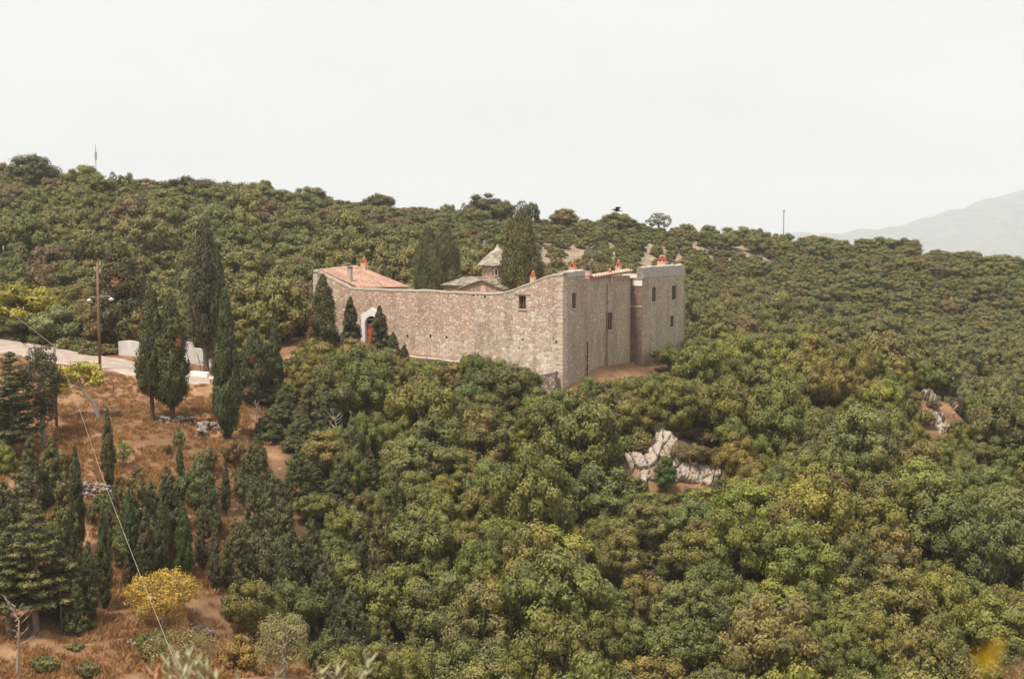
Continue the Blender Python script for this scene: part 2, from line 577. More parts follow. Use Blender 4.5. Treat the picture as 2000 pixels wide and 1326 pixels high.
# terrain sheet
xs = np.unique(np.concatenate([-np.geomspace(170, 7500, 22), np.arange(-170, 190, 2.0), np.geomspace(190, 7500, 22)]))
ys_ = np.unique(np.concatenate([np.array([-900, -400, -160, -70, -30]), np.arange(-20, 340, 2.0), np.geomspace(340, 9200, 28)]))
GX, GY = np.meshgrid(xs, ys_)
GZ = ground(GX, GY)
ny, nx = GX.shape
me = bpy.data.meshes.new('terrain')
verts = np.stack([GX.ravel(), GY.ravel(), GZ.ravel()], 1)
idx = np.arange(nx * ny).reshape(ny, nx)
faces = np.stack([idx[:-1, :-1].ravel(), idx[:-1, 1:].ravel(), idx[1:, 1:].ravel(), idx[1:, :-1].ravel()], 1)
me.from_pydata(verts.tolist(), [], faces.tolist())
me.polygons.foreach_set('use_smooth', np.ones(len(me.polygons), bool))
vp = verts.copy()
vp[:, 1] = np.maximum(vp[:, 1], 5)
pp = proj_np(vp + np.array([0, 0, 1.5]))
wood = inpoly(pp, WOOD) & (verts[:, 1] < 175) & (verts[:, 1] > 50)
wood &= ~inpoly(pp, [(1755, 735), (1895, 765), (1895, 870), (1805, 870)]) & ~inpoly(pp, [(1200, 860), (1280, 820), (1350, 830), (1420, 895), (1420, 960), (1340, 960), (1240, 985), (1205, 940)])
hill = sstep(143, 160, verts[:, 1] + 0.12 * np.maximum(0, -verts[:, 0] - 20))
far_ = sstep(330, 520, np.hypot(verts[:, 0], verts[:, 1]))
for nm, arr in (('wood', wood.astype(float)), ('hill', hill), ('far', far_)):
    a = me.attributes.new(nm, 'FLOAT', 'POINT')
    a.data.foreach_set('value', arr.astype(np.float32))


def ground_mat():
    m, nt, b = new_mat('hillside_soil')
    v = coords(nt)
    g = ramp(nt, [(0.30, (0.15, 0.08, 0.048)), (0.45, (0.30, 0.17, 0.09)), (0.58, (0.37, 0.225, 0.125)), (0.75, (0.43, 0.285, 0.17))])
    n1 = noise(nt, v, 0.55, 8, 0.72)
    nt.links.new(n1, g.inputs[0])
    g2 = ramp(nt, [(0.38, (0.62, 0.58, 0.56)), (0.62, (1.12, 1.1, 1.08))])
    nt.links.new(noise(nt, v, 0.12, 5, 0.6), g2.inputs[0])
    dry = mix(nt, 1.0, g.outputs[0], g2.outputs[0], 'MULTIPLY')
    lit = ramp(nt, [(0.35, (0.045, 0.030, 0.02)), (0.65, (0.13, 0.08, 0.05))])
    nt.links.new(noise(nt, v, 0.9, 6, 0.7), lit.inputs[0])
    sc = ramp(nt, [(0.30, (0.14, 0.10, 0.06)), (0.46, (0.26, 0.185, 0.125)), (0.62, (0.42, 0.335, 0.265))])
    nt.links.new(noise(nt, v, 0.35, 8, 0.75), sc.inputs[0])
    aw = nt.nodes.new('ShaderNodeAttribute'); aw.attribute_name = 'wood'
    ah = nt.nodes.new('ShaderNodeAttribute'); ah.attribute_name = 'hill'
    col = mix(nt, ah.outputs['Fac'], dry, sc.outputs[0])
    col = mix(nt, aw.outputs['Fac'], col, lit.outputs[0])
    af = nt.nodes.new('ShaderNodeAttribute'); af.attribute_name = 'far'
    col = mix(nt, af.outputs['Fac'], col, (0.075, 0.08, 0.042))
    nt.links.new(col, b.inputs['Base Color'])
    b.inputs['Roughness'].default_value = 0.95
    bump(nt, b, noise(nt, v, 2.2, 8, 0.75), 0.8, 0.35)
    return m


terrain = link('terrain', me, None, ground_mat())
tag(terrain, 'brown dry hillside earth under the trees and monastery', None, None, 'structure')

# road, draped on the slope
UPPER = [(-70, 653), (0, 661), (60, 671), (120, 682), (190, 693), (240, 700), (270, 708), (330, 720), (372, 733), (410, 741)]
LOWER = [(-70, 690), (0, 698), (60, 706), (120, 714), (190, 723), (230, 731), (270, 741), (330, 750), (372, 752), (410, 750)]


def resample(pts, n):
    P = np.array(pts, float)
    d = np.concatenate([[0], np.cumsum(np.hypot(*np.diff(P, axis=0).T))])
    t = np.linspace(0, d[-1], n)
    return np.stack([np.interp(t, d, P[:, 0]), np.interp(t, d, P[:, 1])], 1)


ua = [hit(*p) for p in resample(UPPER, 40)]
la = [hit(*p) for p in resample(LOWER, 40)]
mb = MB()
rows = []
for j, (a, c) in enumerate(zip(ua, la)):
    row = []
    for k in range(9):
        t = k / 8 + (0.02 * math.sin(j * 1.7 + k) if k in (0, 8) else 0)
        q = a.lerp(c, t)
        row.append((q.x, q.y, gz(q.x, q.y) + (0.10 if 0 < k < 8 else -0.08)))
    rows.append(row)
for r0, r1 in zip(rows[:-1], rows[1:]):
    for k in range(8):
        mb.quad(r0[k], r0[k + 1], r1[k + 1], r1[k])


def road_mat():
    m, nt, b = new_mat('dusty_track')
    v = coords(nt)
    r = ramp(nt, [(0.3, (0.25, 0.19, 0.15)), (0.5, (0.37, 0.30, 0.25)), (0.68, (0.45, 0.38, 0.325))])
    nt.links.new(noise(nt, v, 0.8, 8, 0.7), r.inputs[0])
    nt.links.new(r.outputs[0], b.inputs['Base Color'])
    bump(nt, b, noise(nt, v, 6, 5), 0.4, 0.05)
    return m


tag(mb.build('road', road_mat(), smooth=True), 'pale dusty dirt road above the dry slope', None, None, 'structure')

# far hill beyond the ridge
HP = [(1380, 478), (1480, 468), (1560, 455), (1640, 456), (1700, 448), (1760, 438), (1800, 428), (1850, 412), (1900, 396), (1930, 389), (1965, 377), (2000, 366), (2060, 352), (2140, 345), (2260, 352), (2400, 372), (2600, 420)]
hx = np.array([at(px, py, 8000).x for px, py in HP]); hz = np.array([at(px, py, 8000).z for px, py in HP])
mb = MB()
XX = np.linspace(hx[0], hx[-1], 420)
rg = np.random.default_rng(5)
top = np.interp(XX, hx, hz) + 9 * np.sin(XX / 95) * np.sin(XX / 37.2) + 5.0 * np.sin(XX / 15.3) * np.sin(XX / 9.9) + rg.normal(0, 2.4, len(XX))
grid = []
for k in range(26):
    t = k / 25
    yy = 6600 + 2400 * t
    prof = math.sin(math.pi * min(t, 0.999)) ** 0.8 if t < 0.6 else math.sin(math.pi * t) ** 0.8
    zz = -400 + (top + 400) * prof * (1 + 0) + 5.0 * np.sin(XX / 37 + t * 9) * math.sin(math.pi * t)
    zz = np.minimum(zz, top)
    grid.append([(x, yy + 20 * math.sin(x / 60), z) for x, z in zip(XX, zz)])
for a, c in zip(grid[:-1], grid[1:]):
    for i in range(len(XX) - 1):
        mb.quad(a[i], a[i + 1], c[i + 1], c[i])
me_h = mb.mesh('far_hill')
fh = link('far_hill', me_h, None, plain('far_woodland', (0.11, 0.11, 0.065), 0.75, 0.012, bmp=0))
tag(fh, 'pale blue wooded hill fading in haze beyond the ridge', None, None, 'structure')

# ------------------------------------------------------------------ foliage meshes
def _ico(sub):
    bm = bmesh.new()
    bmesh.ops.create_icosphere(bm, subdivisions=sub, radius=1)
    v = np.array([x.co[:] for x in bm.verts])
    f = np.array([[q.index for q in fc.verts] for fc in bm.faces])
    bm.free()
    return v, f


ICO2, ICO1 = _ico(2), _ico(1)


def leaf_mesh(name, pos, nrm, tan, L, W, tint, dry=None, mat=M_LEAF, cores=None, csize=0.66, fine=True):
    """leaf faces; cores = (centres, radii, tints, dry) adds the tangled twiggy inside of every head"""
    n = len(pos)
    nrm = nrm / np.linalg.norm(nrm, axis=1, keepdims=True)
    tan = tan - nrm * (tan * nrm).sum(1, keepdims=True)
    tan = tan / np.maximum(np.linalg.norm(tan, axis=1, keepdims=True), 1e-6)
    bit = np.cross(nrm, tan)
    L = np.broadcast_to(np.asarray(L, float), (n,))[:, None]
    W = np.broadcast_to(np.asarray(W, float), (n,))[:, None]
    v = np.stack([pos - tan * L * .5, pos + bit * W * .5 + tan * L * 0.05, pos + tan * L * .5, pos - bit * W * .5 + tan * L * 0.05], 1).reshape(-1, 3)
    tv = np.repeat(np.clip(tint, 0, 1), 4)
    dv = np.repeat(np.zeros(n) if dry is None else dry, 4)
    loops = np.arange(4 * n)
    tot = np.full(n, 4)
    if cores is not None:
        rg = np.random.default_rng(n)
        iv, if_ = ICO2 if fine else ICO1
        C, R, ct, cd = cores
        R = np.asarray(R, float) * np.ones((len(C), 3))
        m = len(iv)
        jit = 1 + rg.normal(0, .20, (len(C), m, 1))
        jit += .10 * np.sin(iv[None, :, :1] * 6 + np.arange(len(C))[:, None, None]) * np.sin(iv[None, :, 1:2] * 5 + 2 * np.arange(len(C))[:, None, None])
        cv = (np.asarray(C)[:, None] + iv[None] * R[:, None] * csize * jit).reshape(-1, 3)
        off = len(v) + m * np.arange(len(C))
        cf = (if_[None] + off[:, None, None]).reshape(-1, 3)
        v = np.concatenate([v, cv])
        tv = np.concatenate([tv, np.clip(np.repeat(ct, m) - .08 + rg.normal(0, .16, len(cv)), 0, 1)])
        dv = np.concatenate([dv, np.repeat(cd, m)])
        loops = np.concatenate([loops, cf.ravel()])
        tot = np.concatenate([tot, np.full(len(cf), 3)])
    me = bpy.data.meshes.new(name)
    me.vertices.add(len(v))
    me.vertices.foreach_set('co', v.astype(np.float32).ravel())
    me.loops.add(len(loops))
    me.loops.foreach_set('vertex_index', loops.astype(np.int32))
    me.polygons.add(len(tot))
    me.polygons.foreach_set('loop_start', (np.cumsum(tot) - tot).astype(np.int32))
    me.polygons.foreach_set('loop_total', tot.astype(np.int32))
    me.polygons.foreach_set('use_smooth', np.zeros(len(tot), bool))
    me.update(calc_edges=True)
    a = me.attributes.new('tint', 'FLOAT', 'POINT')
    a.data.foreach_set('value', tv.astype(np.float32))
    a = me.attributes.new('dry', 'FLOAT', 'POINT')
    a.data.foreach_set('value', dv.astype(np.float32))
    me.materials.append(mat)
    return me


def unit(rg, n):
    d = rg.normal(size=(n, 3))
    return d / np.linalg.norm(d, axis=1, keepdims=True)


def clump_cloud(rg, C, R, dens, center, inner=0.35, rough=0.5, up=0.0, shell=(0.70, 1.10)):
    """sprays of leaves on the outsides of many small clumps"""
    pos, nrm, cid = [], [], []
    for i, (c, r) in enumerate(zip(C, R)):
        r = np.asarray(r, float) * np.ones(3)
        n = max(8, int(dens * (r[0] * r[2] * 2 + r[0] * r[1]) * 4))
        d = unit(rg, n)
        out = np.asarray(c) - center
        out = out / max(np.linalg.norm(out), 1e-6)
        keep = (d @ out > -0.15) | (rg.random(n) < inner)
        d = d[keep]
        s = rg.uniform(*shell, (len(d), 1))
        lump = 1 + 0.18 * np.sin(d[:, :1] * 7 + i) * np.sin(d[:, 1:2] * 6 + 2 * i) + 0.1 * np.sin(d[:, 2:] * 8 + i)
        pos.append(np.asarray(c) + d * r * s * lump)
        nn = d / r * r.mean()
        nn /= np.linalg.norm(nn, axis=1, keepdims=True)
        nrm.append(nn + rough * unit(rg, len(d)) + np.array([0, 0, up]))
        cid.append(np.full(len(d), i))
    return np.concatenate(pos), np.concatenate(nrm), np.concatenate(cid)


def oak_crown(seed, dens=95, leaf=0.15, R=2.0, H=1.7, zc=2.4, nc=24, cr=(0.46, 0.78), mat=M_LEAF, low=-0.75, sparse=0.0, name='crown', leafw=0.62, dryp=0.0, twig=0.6, fine=True):
    """crown of separate leafy heads on an uneven dome, with small heads between them and dark gaps"""
    rg = np.random.default_rng(seed)
    ph = rg.uniform(0, 6.28, 4)
    # heads keep their distance from one another
    C, Rr = [], []
    tries = 0
    while len(C) < nc and tries < 4000:
        tries += 1
        d = unit(rg, 1)[0]
        if d[2] < low:
            continue
        az = math.atan2(d[1], d[0])
        lob = 1 + 0.16 * math.sin(2 * az + ph[0]) + 0.12 * math.sin(3 * az + ph[1]) + 0.13 * math.sin(5 * d[2] + ph[2])
        r = rg.uniform(*cr)
        c = d * (0.66 + 0.34 * rg.random() ** 0.5) * lob * np.array([R, R, H]) * 0.84 + np.array([0, 0, zc])
        if all(np.linalg.norm(c - b) > 0.64 * (r + q) * (1 - tries / 5000) for b, q in zip(C, Rr)):
            C.append(c)
            Rr.append(r)
    for _ in range(int(nc * twig)):
        d = unit(rg, 1)[0]
        d[2] = abs(d[2]) if rg.random() < .7 else d[2]
        if d[2] < low:
            continue
        C.append(d * rg.uniform(.7, 1.08) * np.array([R, R, H]) * 0.9 + np.array([0, 0, zc]))
        Rr.append(rg.uniform(.45, .65) * cr[0])
    C, r = np.array(C), np.array(Rr)
    Rr = np.stack([r * rg.uniform(.8, 1.25, len(r)), r * rg.uniform(.8, 1.25, len(r)), r * rg.uniform(.7, 1.05, len(r))], 1)
    pos, nrm, cid = clump_cloud(rg, C, Rr, dens, np.array([0, 0, zc - 0.4]), inner=0.35)
    ct = rg.uniform(0.22, 0.68, len(C))
    tint = ct[cid] + rg.normal(0, 0.13, len(pos))
    cdry = (rg.random(len(C)) < dryp).astype(float)
    dry = cdry[cid] * (rg.random(len(pos)) < 0.75)
    if sparse:
        k = rg.random(len(pos)) > sparse
        pos, nrm, tint, dry = pos[k], nrm[k], tint[k], dry[k]
    tan = unit(rg, len(pos))
    sz = leaf * rg.uniform(0.7, 1.35, len(pos))
    return leaf_mesh(name, pos, nrm, tan, sz, sz * leafw, tint, dry, mat, None if sparse else (C, Rr, ct, cdry), fine=fine)


def branchy_trunk(seed, h=2.6, r=0.16, n=6, spread=1.3, lean=0.2, top=3.6, name='trunk', mat=M_BARK):
    rd = random.Random(seed)
    mb = MB()
    lx, ly = rd.uniform(-lean, lean), rd.uniform(-lean, lean)
    mb.tube([(0, 0, -0.6), (0, 0, 0), (lx * .3, ly * .3, h * .35), (lx, ly, h * .7), (lx * 1.2, ly * 1.2, h)], [r * 1.5, r * 1.25, r, r * .8, r * .6], 7)
    for i in range(n):
        a = 6.283 * i / n + rd.uniform(-.4, .4)
        z0 = h * rd.uniform(0.45, 0.95)
        L = spread * rd.uniform(.7, 1.1)
        p0 = Vector((lx * z0 / h, ly * z0 / h, z0))
        p2 = Vector((lx + L * math.cos(a), ly + L * math.sin(a), top * rd.uniform(.8, 1.05)))
        pm = p0.lerp(p2, .5) + Vector((rd.uniform(-.15, .15), rd.uniform(-.15, .15), rd.uniform(-.1, .25)))
        mb.tube([p0, pm, p2], [r * .5, r * .34, r * .12], 5)
    me = mb.mesh(name, smooth=True)
    me.materials.append(mat)
    return me


def cypress_prof(h, tip=1.0):
    """radius along a columnar cypress, 0..1 -> 0..1"""
    return np.minimum(1, (h / 0.16 + 0.02) ** 0.55) * (1 - np.clip((h - 0.22) / 0.78, 0, 1) ** (1.8 * tip)) ** 0.85


def cypress_crown(seed, H=10.0, Rm=0.9, n=170, dens=34, base=0.0, tip=1.0, dryp=0.0, leaf=0.18, gap=0.0, rough=0.42):
    rg = np.random.default_rng(seed)
    h = np.concatenate([rg.uniform(0, 1, n), rg.uniform(0.6, 1, n // 6)])
    az = rg.uniform(0, 6.283, len(h))
    ph = rg.uniform(0, 6.28, 3)
    pr = cypress_prof(h, tip)
    lump = 1 + 0.15 * np.sin(3 * az + 9 * h + ph[0]) + 0.16 * np.sin(17 * h + 2 * az + ph[1])
    rr = Rm * pr * lump * rg.uniform(0.6, 0.98, len(h))
    C = np.stack([rr * np.cos(az), rr * np.sin(az), base + 0.02 * H + h * (H - base) * 0.95], 1)
    r = (0.16 + 0.26 * pr) * Rm * rg.uniform(0.8, 1.25, len(h))
    Rr = np.stack([r, r, np.maximum(r * 1.9, 0.3)], 1)
    if gap:
        k = rg.random(len(C)) > gap
        C, Rr = C[k], Rr[k]
    pos, nrm, cid = clump_cloud(rg, C, Rr, dens, np.array([0, 0, H * 0.4]), inner=0.5, rough=rough)
    # keep sprays on the outward sides
    ct = rg.uniform(0.15, 0.7, len(C))
    tint = ct[cid] + rg.normal(0, 0.22, len(pos))
    cdry = (rg.random(len(C)) < dryp).astype(float)
    dry = cdry[cid] * (rg.random(len(pos)) < 0.8)
    out = pos * np.array([1, 1, 0])
    out /= np.maximum(np.linalg.norm(out, axis=1, keepdims=True), 1e-3)
    tan = np.array([0, 0, 1.0]) + 0.45 * out + 0.45 * unit(rg, len(pos))
    sz = leaf * rg.uniform(0.7, 1.4, len(pos))
    return leaf_mesh('crown', pos, nrm, tan, sz, sz * 0.42, tint, dry, cores=(C, Rr, ct, cdry), csize=.6, fine=False)


def straight_trunk(h, r0, r1=0.04, name='trunk', mat=M_BARK, seed=0):
    rd = random.Random(seed)
    mb = MB()
    pts = [(0, 0, -0.6), (0, 0, 0)] + [(rd.uniform(-.05, .05), rd.uniform(-.05, .05), h * t) for t in (0.15, .4, .7, 1)]
    mb.tube(pts, [r0 * 1.5, r0 * 1.25, r0, r0 * .8, r0 * .5, r1], 8)
    for i in range(7):
        a, z = rd.uniform(0, 6.28), h * rd.uniform(.12, .6)
        mb.tube([(0, 0, z), (0.4 * math.cos(a), 0.4 * math.sin(a), z + .5), (.6 * math.cos(a), .6 * math.sin(a), z + 1.3)], [r0 * .3, r0 * .2, .01], 5)
    me = mb.mesh(name, smooth=True)
    me.materials.append(mat)
    return me


def pine_crown(seed, H=7.0, Rm=2.2, levels=11, dens=46, base=1.2, leaf=0.17):
    """tiered conifer: flat sprays on level branches, sky between the tiers"""
    rg = np.random.default_rng(seed)
    C, R = [], []
    for i in range(levels):
        t = i / (levels - 1)
        z = base + (H - base) * t ** 0.95
        rad = Rm * (1 - t) ** 0.75 * (0.75 + 0.25 * rg.random()) + 0.15
        nb = 7 if t < .75 else 5
        for k in range(nb):
            a = 6.283 * (k / nb) + rg.uniform(-.5, .5) + i
            br = rad * rg.uniform(.65, 1.1)
            m = max(2, int(br / 0.42))
            for j in range(m):
                u = (j + 1) / m
                side = rg.normal(0, 0.16 * br * u)
                C.append([br * u * math.cos(a) - side * math.sin(a), br * u * math.sin(a) + side * math.cos(a), z + 0.18 * u * br - 0.12 + rg.normal(0, .05)])
                q = rg.uniform(.26, .46) * (0.6 + .5 * (1 - t))
                q *= 1.2
                R.append([q, q, q * 0.45])
    C, R = np.array(C), np.array(R)
    pos, nrm, cid = clump_cloud(rg, C, R, dens * 1.6, np.array([0, 0, H * .3]), inner=.7, rough=.35, up=.2)
    ct = rg.uniform(.15, .75, len(C))
    tint = ct[cid] + rg.normal(0, .2, len(pos))
    out = pos * np.array([1, 1, 0])
    out /= np.maximum(np.linalg.norm(out, axis=1, keepdims=True), 1e-3)
    tan = out + .7 * unit(rg, len(pos)) + np.array([0, 0, .3])
    sz = leaf * rg.uniform(.7, 1.3, len(pos))
    dry = ((rg.random(len(C)) < .02)[cid]).astype(float)
    return leaf_mesh('crown', pos, nrm, tan, sz, sz * .4, tint, dry, cores=(C, R, ct, np.zeros(len(C))), csize=.55, fine=False)


def cone_crown(seed, H=7.0, Rm=2.0, n=260, dens=42, leaf=0.16, dryp=0.02, power=0.8, gap=0.0):
    """broad spreading cypress: feathery upswept sprays over a loose cone"""
    rg = np.random.default_rng(seed)
    h = 1 - np.sqrt(rg.random(n)) * 0.98
    az = rg.uniform(0, 6.283, n)
    ph = rg.uniform(0, 6.28, 3)
    pr = np.minimum(1, (h + .05) / .16) ** .6 * (1 - h) ** power
    lump = 1 + .16 * np.sin(3 * az + 6 * h + ph[0]) + .13 * np.sin(13 * h + ph[1])
    rr = Rm * (pr * lump * rg.uniform(.62, .95, n) + .03)
    C = np.stack([rr * np.cos(az), rr * np.sin(az), .15 + h * H * .97], 1)
    r = rg.uniform(.26, .52, n) * (.55 + .6 * pr) * (Rm / 2.0) ** .5
    Rr = np.stack([r, r, r * 1.25], 1)
    pos, nrm, cid = clump_cloud(rg, C, Rr, dens, np.array([0, 0, H * .3]), inner=.4, rough=.4)
    ct = rg.uniform(.12, .72, n)
    tint = ct[cid] + rg.normal(0, .2, len(pos))
    cdry = (rg.random(n) < dryp).astype(float)
    dry = cdry[cid] * (rg.random(len(pos)) < .8)
    out = pos * np.array([1, 1, 0])
    out /= np.maximum(np.linalg.norm(out, axis=1, keepdims=True), 1e-3)
    tan = np.array([0, 0, .9]) + .6 * out + .6 * unit(rg, len(pos))
    sz = leaf * rg.uniform(.7, 1.4, len(pos))
    return leaf_mesh('crown', pos, nrm, tan, sz, sz * .45, tint, dry, cores=(C, Rr, ct, cdry), csize=.6, fine=False)


# ------------------------------------------------------------------ tree kinds (mesh, trunk, height, half width)
KIND = {}
for i in range(10):
    wide = 1 + 0.12 * math.sin(i * 2.4)
    KIND['oak%d' % i] = (oak_crown(100 + i, R=2.0 * wide, H=1.65 + 0.25 * math.cos(i * 1.9), nc=24 + i % 5, dryp=0.02 if i == 7 else 0.0), branchy_trunk(200 + i), 4.4, 2.15 * wide)
for i in range(3):
    KIND['slim%d' % i] = (cypress_crown(300 + i, 10, 0.72, 150, 70, base=0.3, dryp=0.01), straight_trunk(8.6, .12, seed=i), 10, 0.78)
    KIND['cyp%d' % i] = (cypress_crown(310 + i, 10, 1.0, 210, 60, base=0.3, dryp=(0.0, 0.05, 0.01)[i]), straight_trunk(8.6, .16, seed=5 + i), 10, 1.05)
    KIND['bare%d' % i] = (cypress_crown(320 + i, 10, 1.0, 200, 60, base=(2.0, 1.3, 1.9)[i], dryp=(0.05, .03, .01)[i]), straight_trunk(8.6, .18, seed=9 + i), 10, 1.05)
    KIND['wide%d' % i] = (cypress_crown(330 + i, 10, 1.7, 300, 44, base=(0.3, 1.2, .3)[i], tip=1.5, dryp=.03, leaf=.2), straight_trunk(8.6, .2, seed=14 + i), 10, 1.75)
    KIND['cone%d' % i] = (cone_crown(340 + i, 7, (1.7, 2.0, 1.5)[i]), straight_trunk(4.9, .14, seed=18 + i), 7, (1.7, 2.0, 1.5)[i] * 1.05)
for i in range(2):
    KIND['pine%d' % i] = (pine_crown(350 + i, base=(1.6, 1.9)[i]), straight_trunk(6.8, .16, seed=22 + i, mat=M_BARKG), 7, 2.2)
KIND['blunt'] = (cypress_crown(364, 10, 1.7, 280, 28, base=.2, tip=1.7, dryp=.03), straight_trunk(8.4, .2, seed=40), 10, 1.75)
KIND['loose'] = (oak_crown(361, R=1.45, H=3.2, zc=5.0, nc=60, cr=(.36, .62), low=-.95, sparse=.15), straight_trunk(7.2, .17, seed=31, mat=M_BARKG), 8.3, 1.6)
KIND['tierdark'] = (pine_crown(362, 7, 1.9, 13, base=1.4), straight_trunk(6.8, .16, seed=33, mat=M_BARKG), 7, 1.9)
KIND['shrub0'] = (oak_crown(401, R=1.5, H=1.0, zc=.95, nc=22, cr=(.35, .6), leaf=.12, dens=120), branchy_trunk(402, .8, .07, 5, .9, .1, 1.2), 1.95, 1.6)
KIND['shrub1'] = (oak_crown(403, R=1.3, H=1.2, zc=1.1, nc=20, cr=(.3, .6), leaf=.13, dens=110, dryp=.08), branchy_trunk(404, .8, .07, 5, .9, .1, 1.3), 2.3, 1.4)
KIND['olive'] = (oak_crown(405, R=1.6, H=1.5, zc=2.0, nc=44, cr=(.35, .6), leaf=.15, leafw=.3, dens=70, sparse=.12), branchy_trunk(406, 1.7, .13, 6, 1.0, .3, 2.6, mat=M_BARKG), 3.6, 1.7)
KIND['olive1'] = (oak_crown(408, R=2.0, H=1.2, zc=1.6, nc=48, cr=(.35, .62), leaf=.15, leafw=.3, dens=60, sparse=.15), branchy_trunk(409, 1.4, .12, 7, 1.2, .3, 2.2, mat=M_BARKG), 3.0, 2.1)
KIND['yellow'] = (oak_crown(410, R=2.1, H=1.2, zc=1.6, nc=80, cr=(.25, .5), leaf=.11, dens=90, low=-.5, sparse=.1), branchy_trunk(411, 1.3, .07, 12, 1.7, .2, 2.4, mat=M_BARKG), 3.0, 2.2)
KIND['airy'] = (oak_crown(412, R=1.9, H=1.6, zc=2.6, nc=34, cr=(.3, .55), leaf=.2, dens=45, sparse=.1), branchy_trunk(413, 2.3, .12, 7, 1.4, .3, 3.4), 4.3, 2.0)


def fig_tree_trunk():
    mb = MB()
    mb.tube([(0, 0, -.4), (0, 0, .15), (-.28, 0, 1.0), (-.95, 0, 1.85), (-1.15, 0, 2.35), (-1.3, 0, 3.1)], [.2, .16, .13, .12, .1, .03], 8)
    mb.tube([(-1.12, 0, 2.25), (-.75, .1, 2.6), (-.3, .2, 3.3)], [.07, .05, .015], 6)
    mb.tube([(-1.12, 0, 2.3), (-1.7, -.1, 2.75), (-2.3, -.1, 3.3)], [.06, .045, .012], 6)
    mb.tube([(-1.1, 0, 2.2), (-1.9, .2, 2.45), (-2.7, .3, 2.7)], [.05, .035, .01], 6)
    me = mb.mesh('trunk', smooth=True)
    me.materials.append(M_BARKG)
    return me


def fig_crown():
    rg = np.random.default_rng(77)
    C = np.array([[-2.6, .2, 2.75], [-2.1, -.3, 3.2], [-1.5, .3, 3.5], [-.9, -.2, 3.6], [-.3, .3, 3.45], [-.1, 0, 3.0], [-.5, .4, 2.8], [-1.3, 0, 3.0], [-1.9, .4, 2.7], [-2.9, -.1, 2.3], [-2.4, .1, 2.2], [-.05, -.2, 2.55], [-2.7, .3, 3.25], [-1.1, .6, 3.2]])
    R = np.stack([np.full(14, .5), np.full(14, .5), np.full(14, .33)], 1) * rg.uniform(.75, 1.15, (14, 1))
    pos, nrm, cid = clump_cloud(rg, C, R, 110, np.array([-1.4, 0, 2.6]), inner=.6, rough=.8, up=.4)
    ct = rg.uniform(.2, .8, 14)
    return leaf_mesh('crown', pos, nrm, unit(rg, len(pos)), .17 * rg.uniform(.7, 1.3, len(pos)), .12, ct[cid] + rg.normal(0, .2, len(pos)))


KIND['fig'] = (fig_crown(), fig_tree_trunk(), 3.95, 1.5)

TREES = []      # (empty, px, py, half w, half h, depth, group key) for the visibility count


def grow(name, kind, pos, h, hw, color, label, cat, group=None, rz=None, seed=0):
    cr, tr, H, W = KIND[kind]
    rd = random.Random(seed * 31 + int(pos.x * 10))
    o = empty(name, (pos.x, pos.y, pos.z), label, cat, group, None, rd.uniform(0, 6.28) if rz is None else rz)
    o.scale = (hw / W, hw / W, h / H)
    c = link('crown', cr, o)
    j = [rd.uniform(.9, 1.1) for _ in range(3)]
    c.color = (color[0] * j[0], color[1] * j[1], color[2] * j[2], 1)
    link('trunk', tr, o)
    q = pos + Vector((0, 0, h * .58))
    px, py = proj(q)
    TREES.append([o, px, py, hw * F / pos.y, h * .45 * F / pos.y, pos.y])
    return o


def stand(name, kind, px, ty, by, w, Y, color, label, cat, group=None, rz=None, sink=0.0):
    """a tree read off the photo: top, foot, width in pixels, at its real distance"""
    if Y is None:
        p = hit(px, by)
    else:
        x = at(px, by, Y).x
        p = Vector((x, Y, gz(x, Y)))
    h = at(px, ty, p.y).z - p.z
    return grow(name, kind, p, max(h, .6), w * .5 * p.y / F, color, label, cat, group, rz, seed=px)


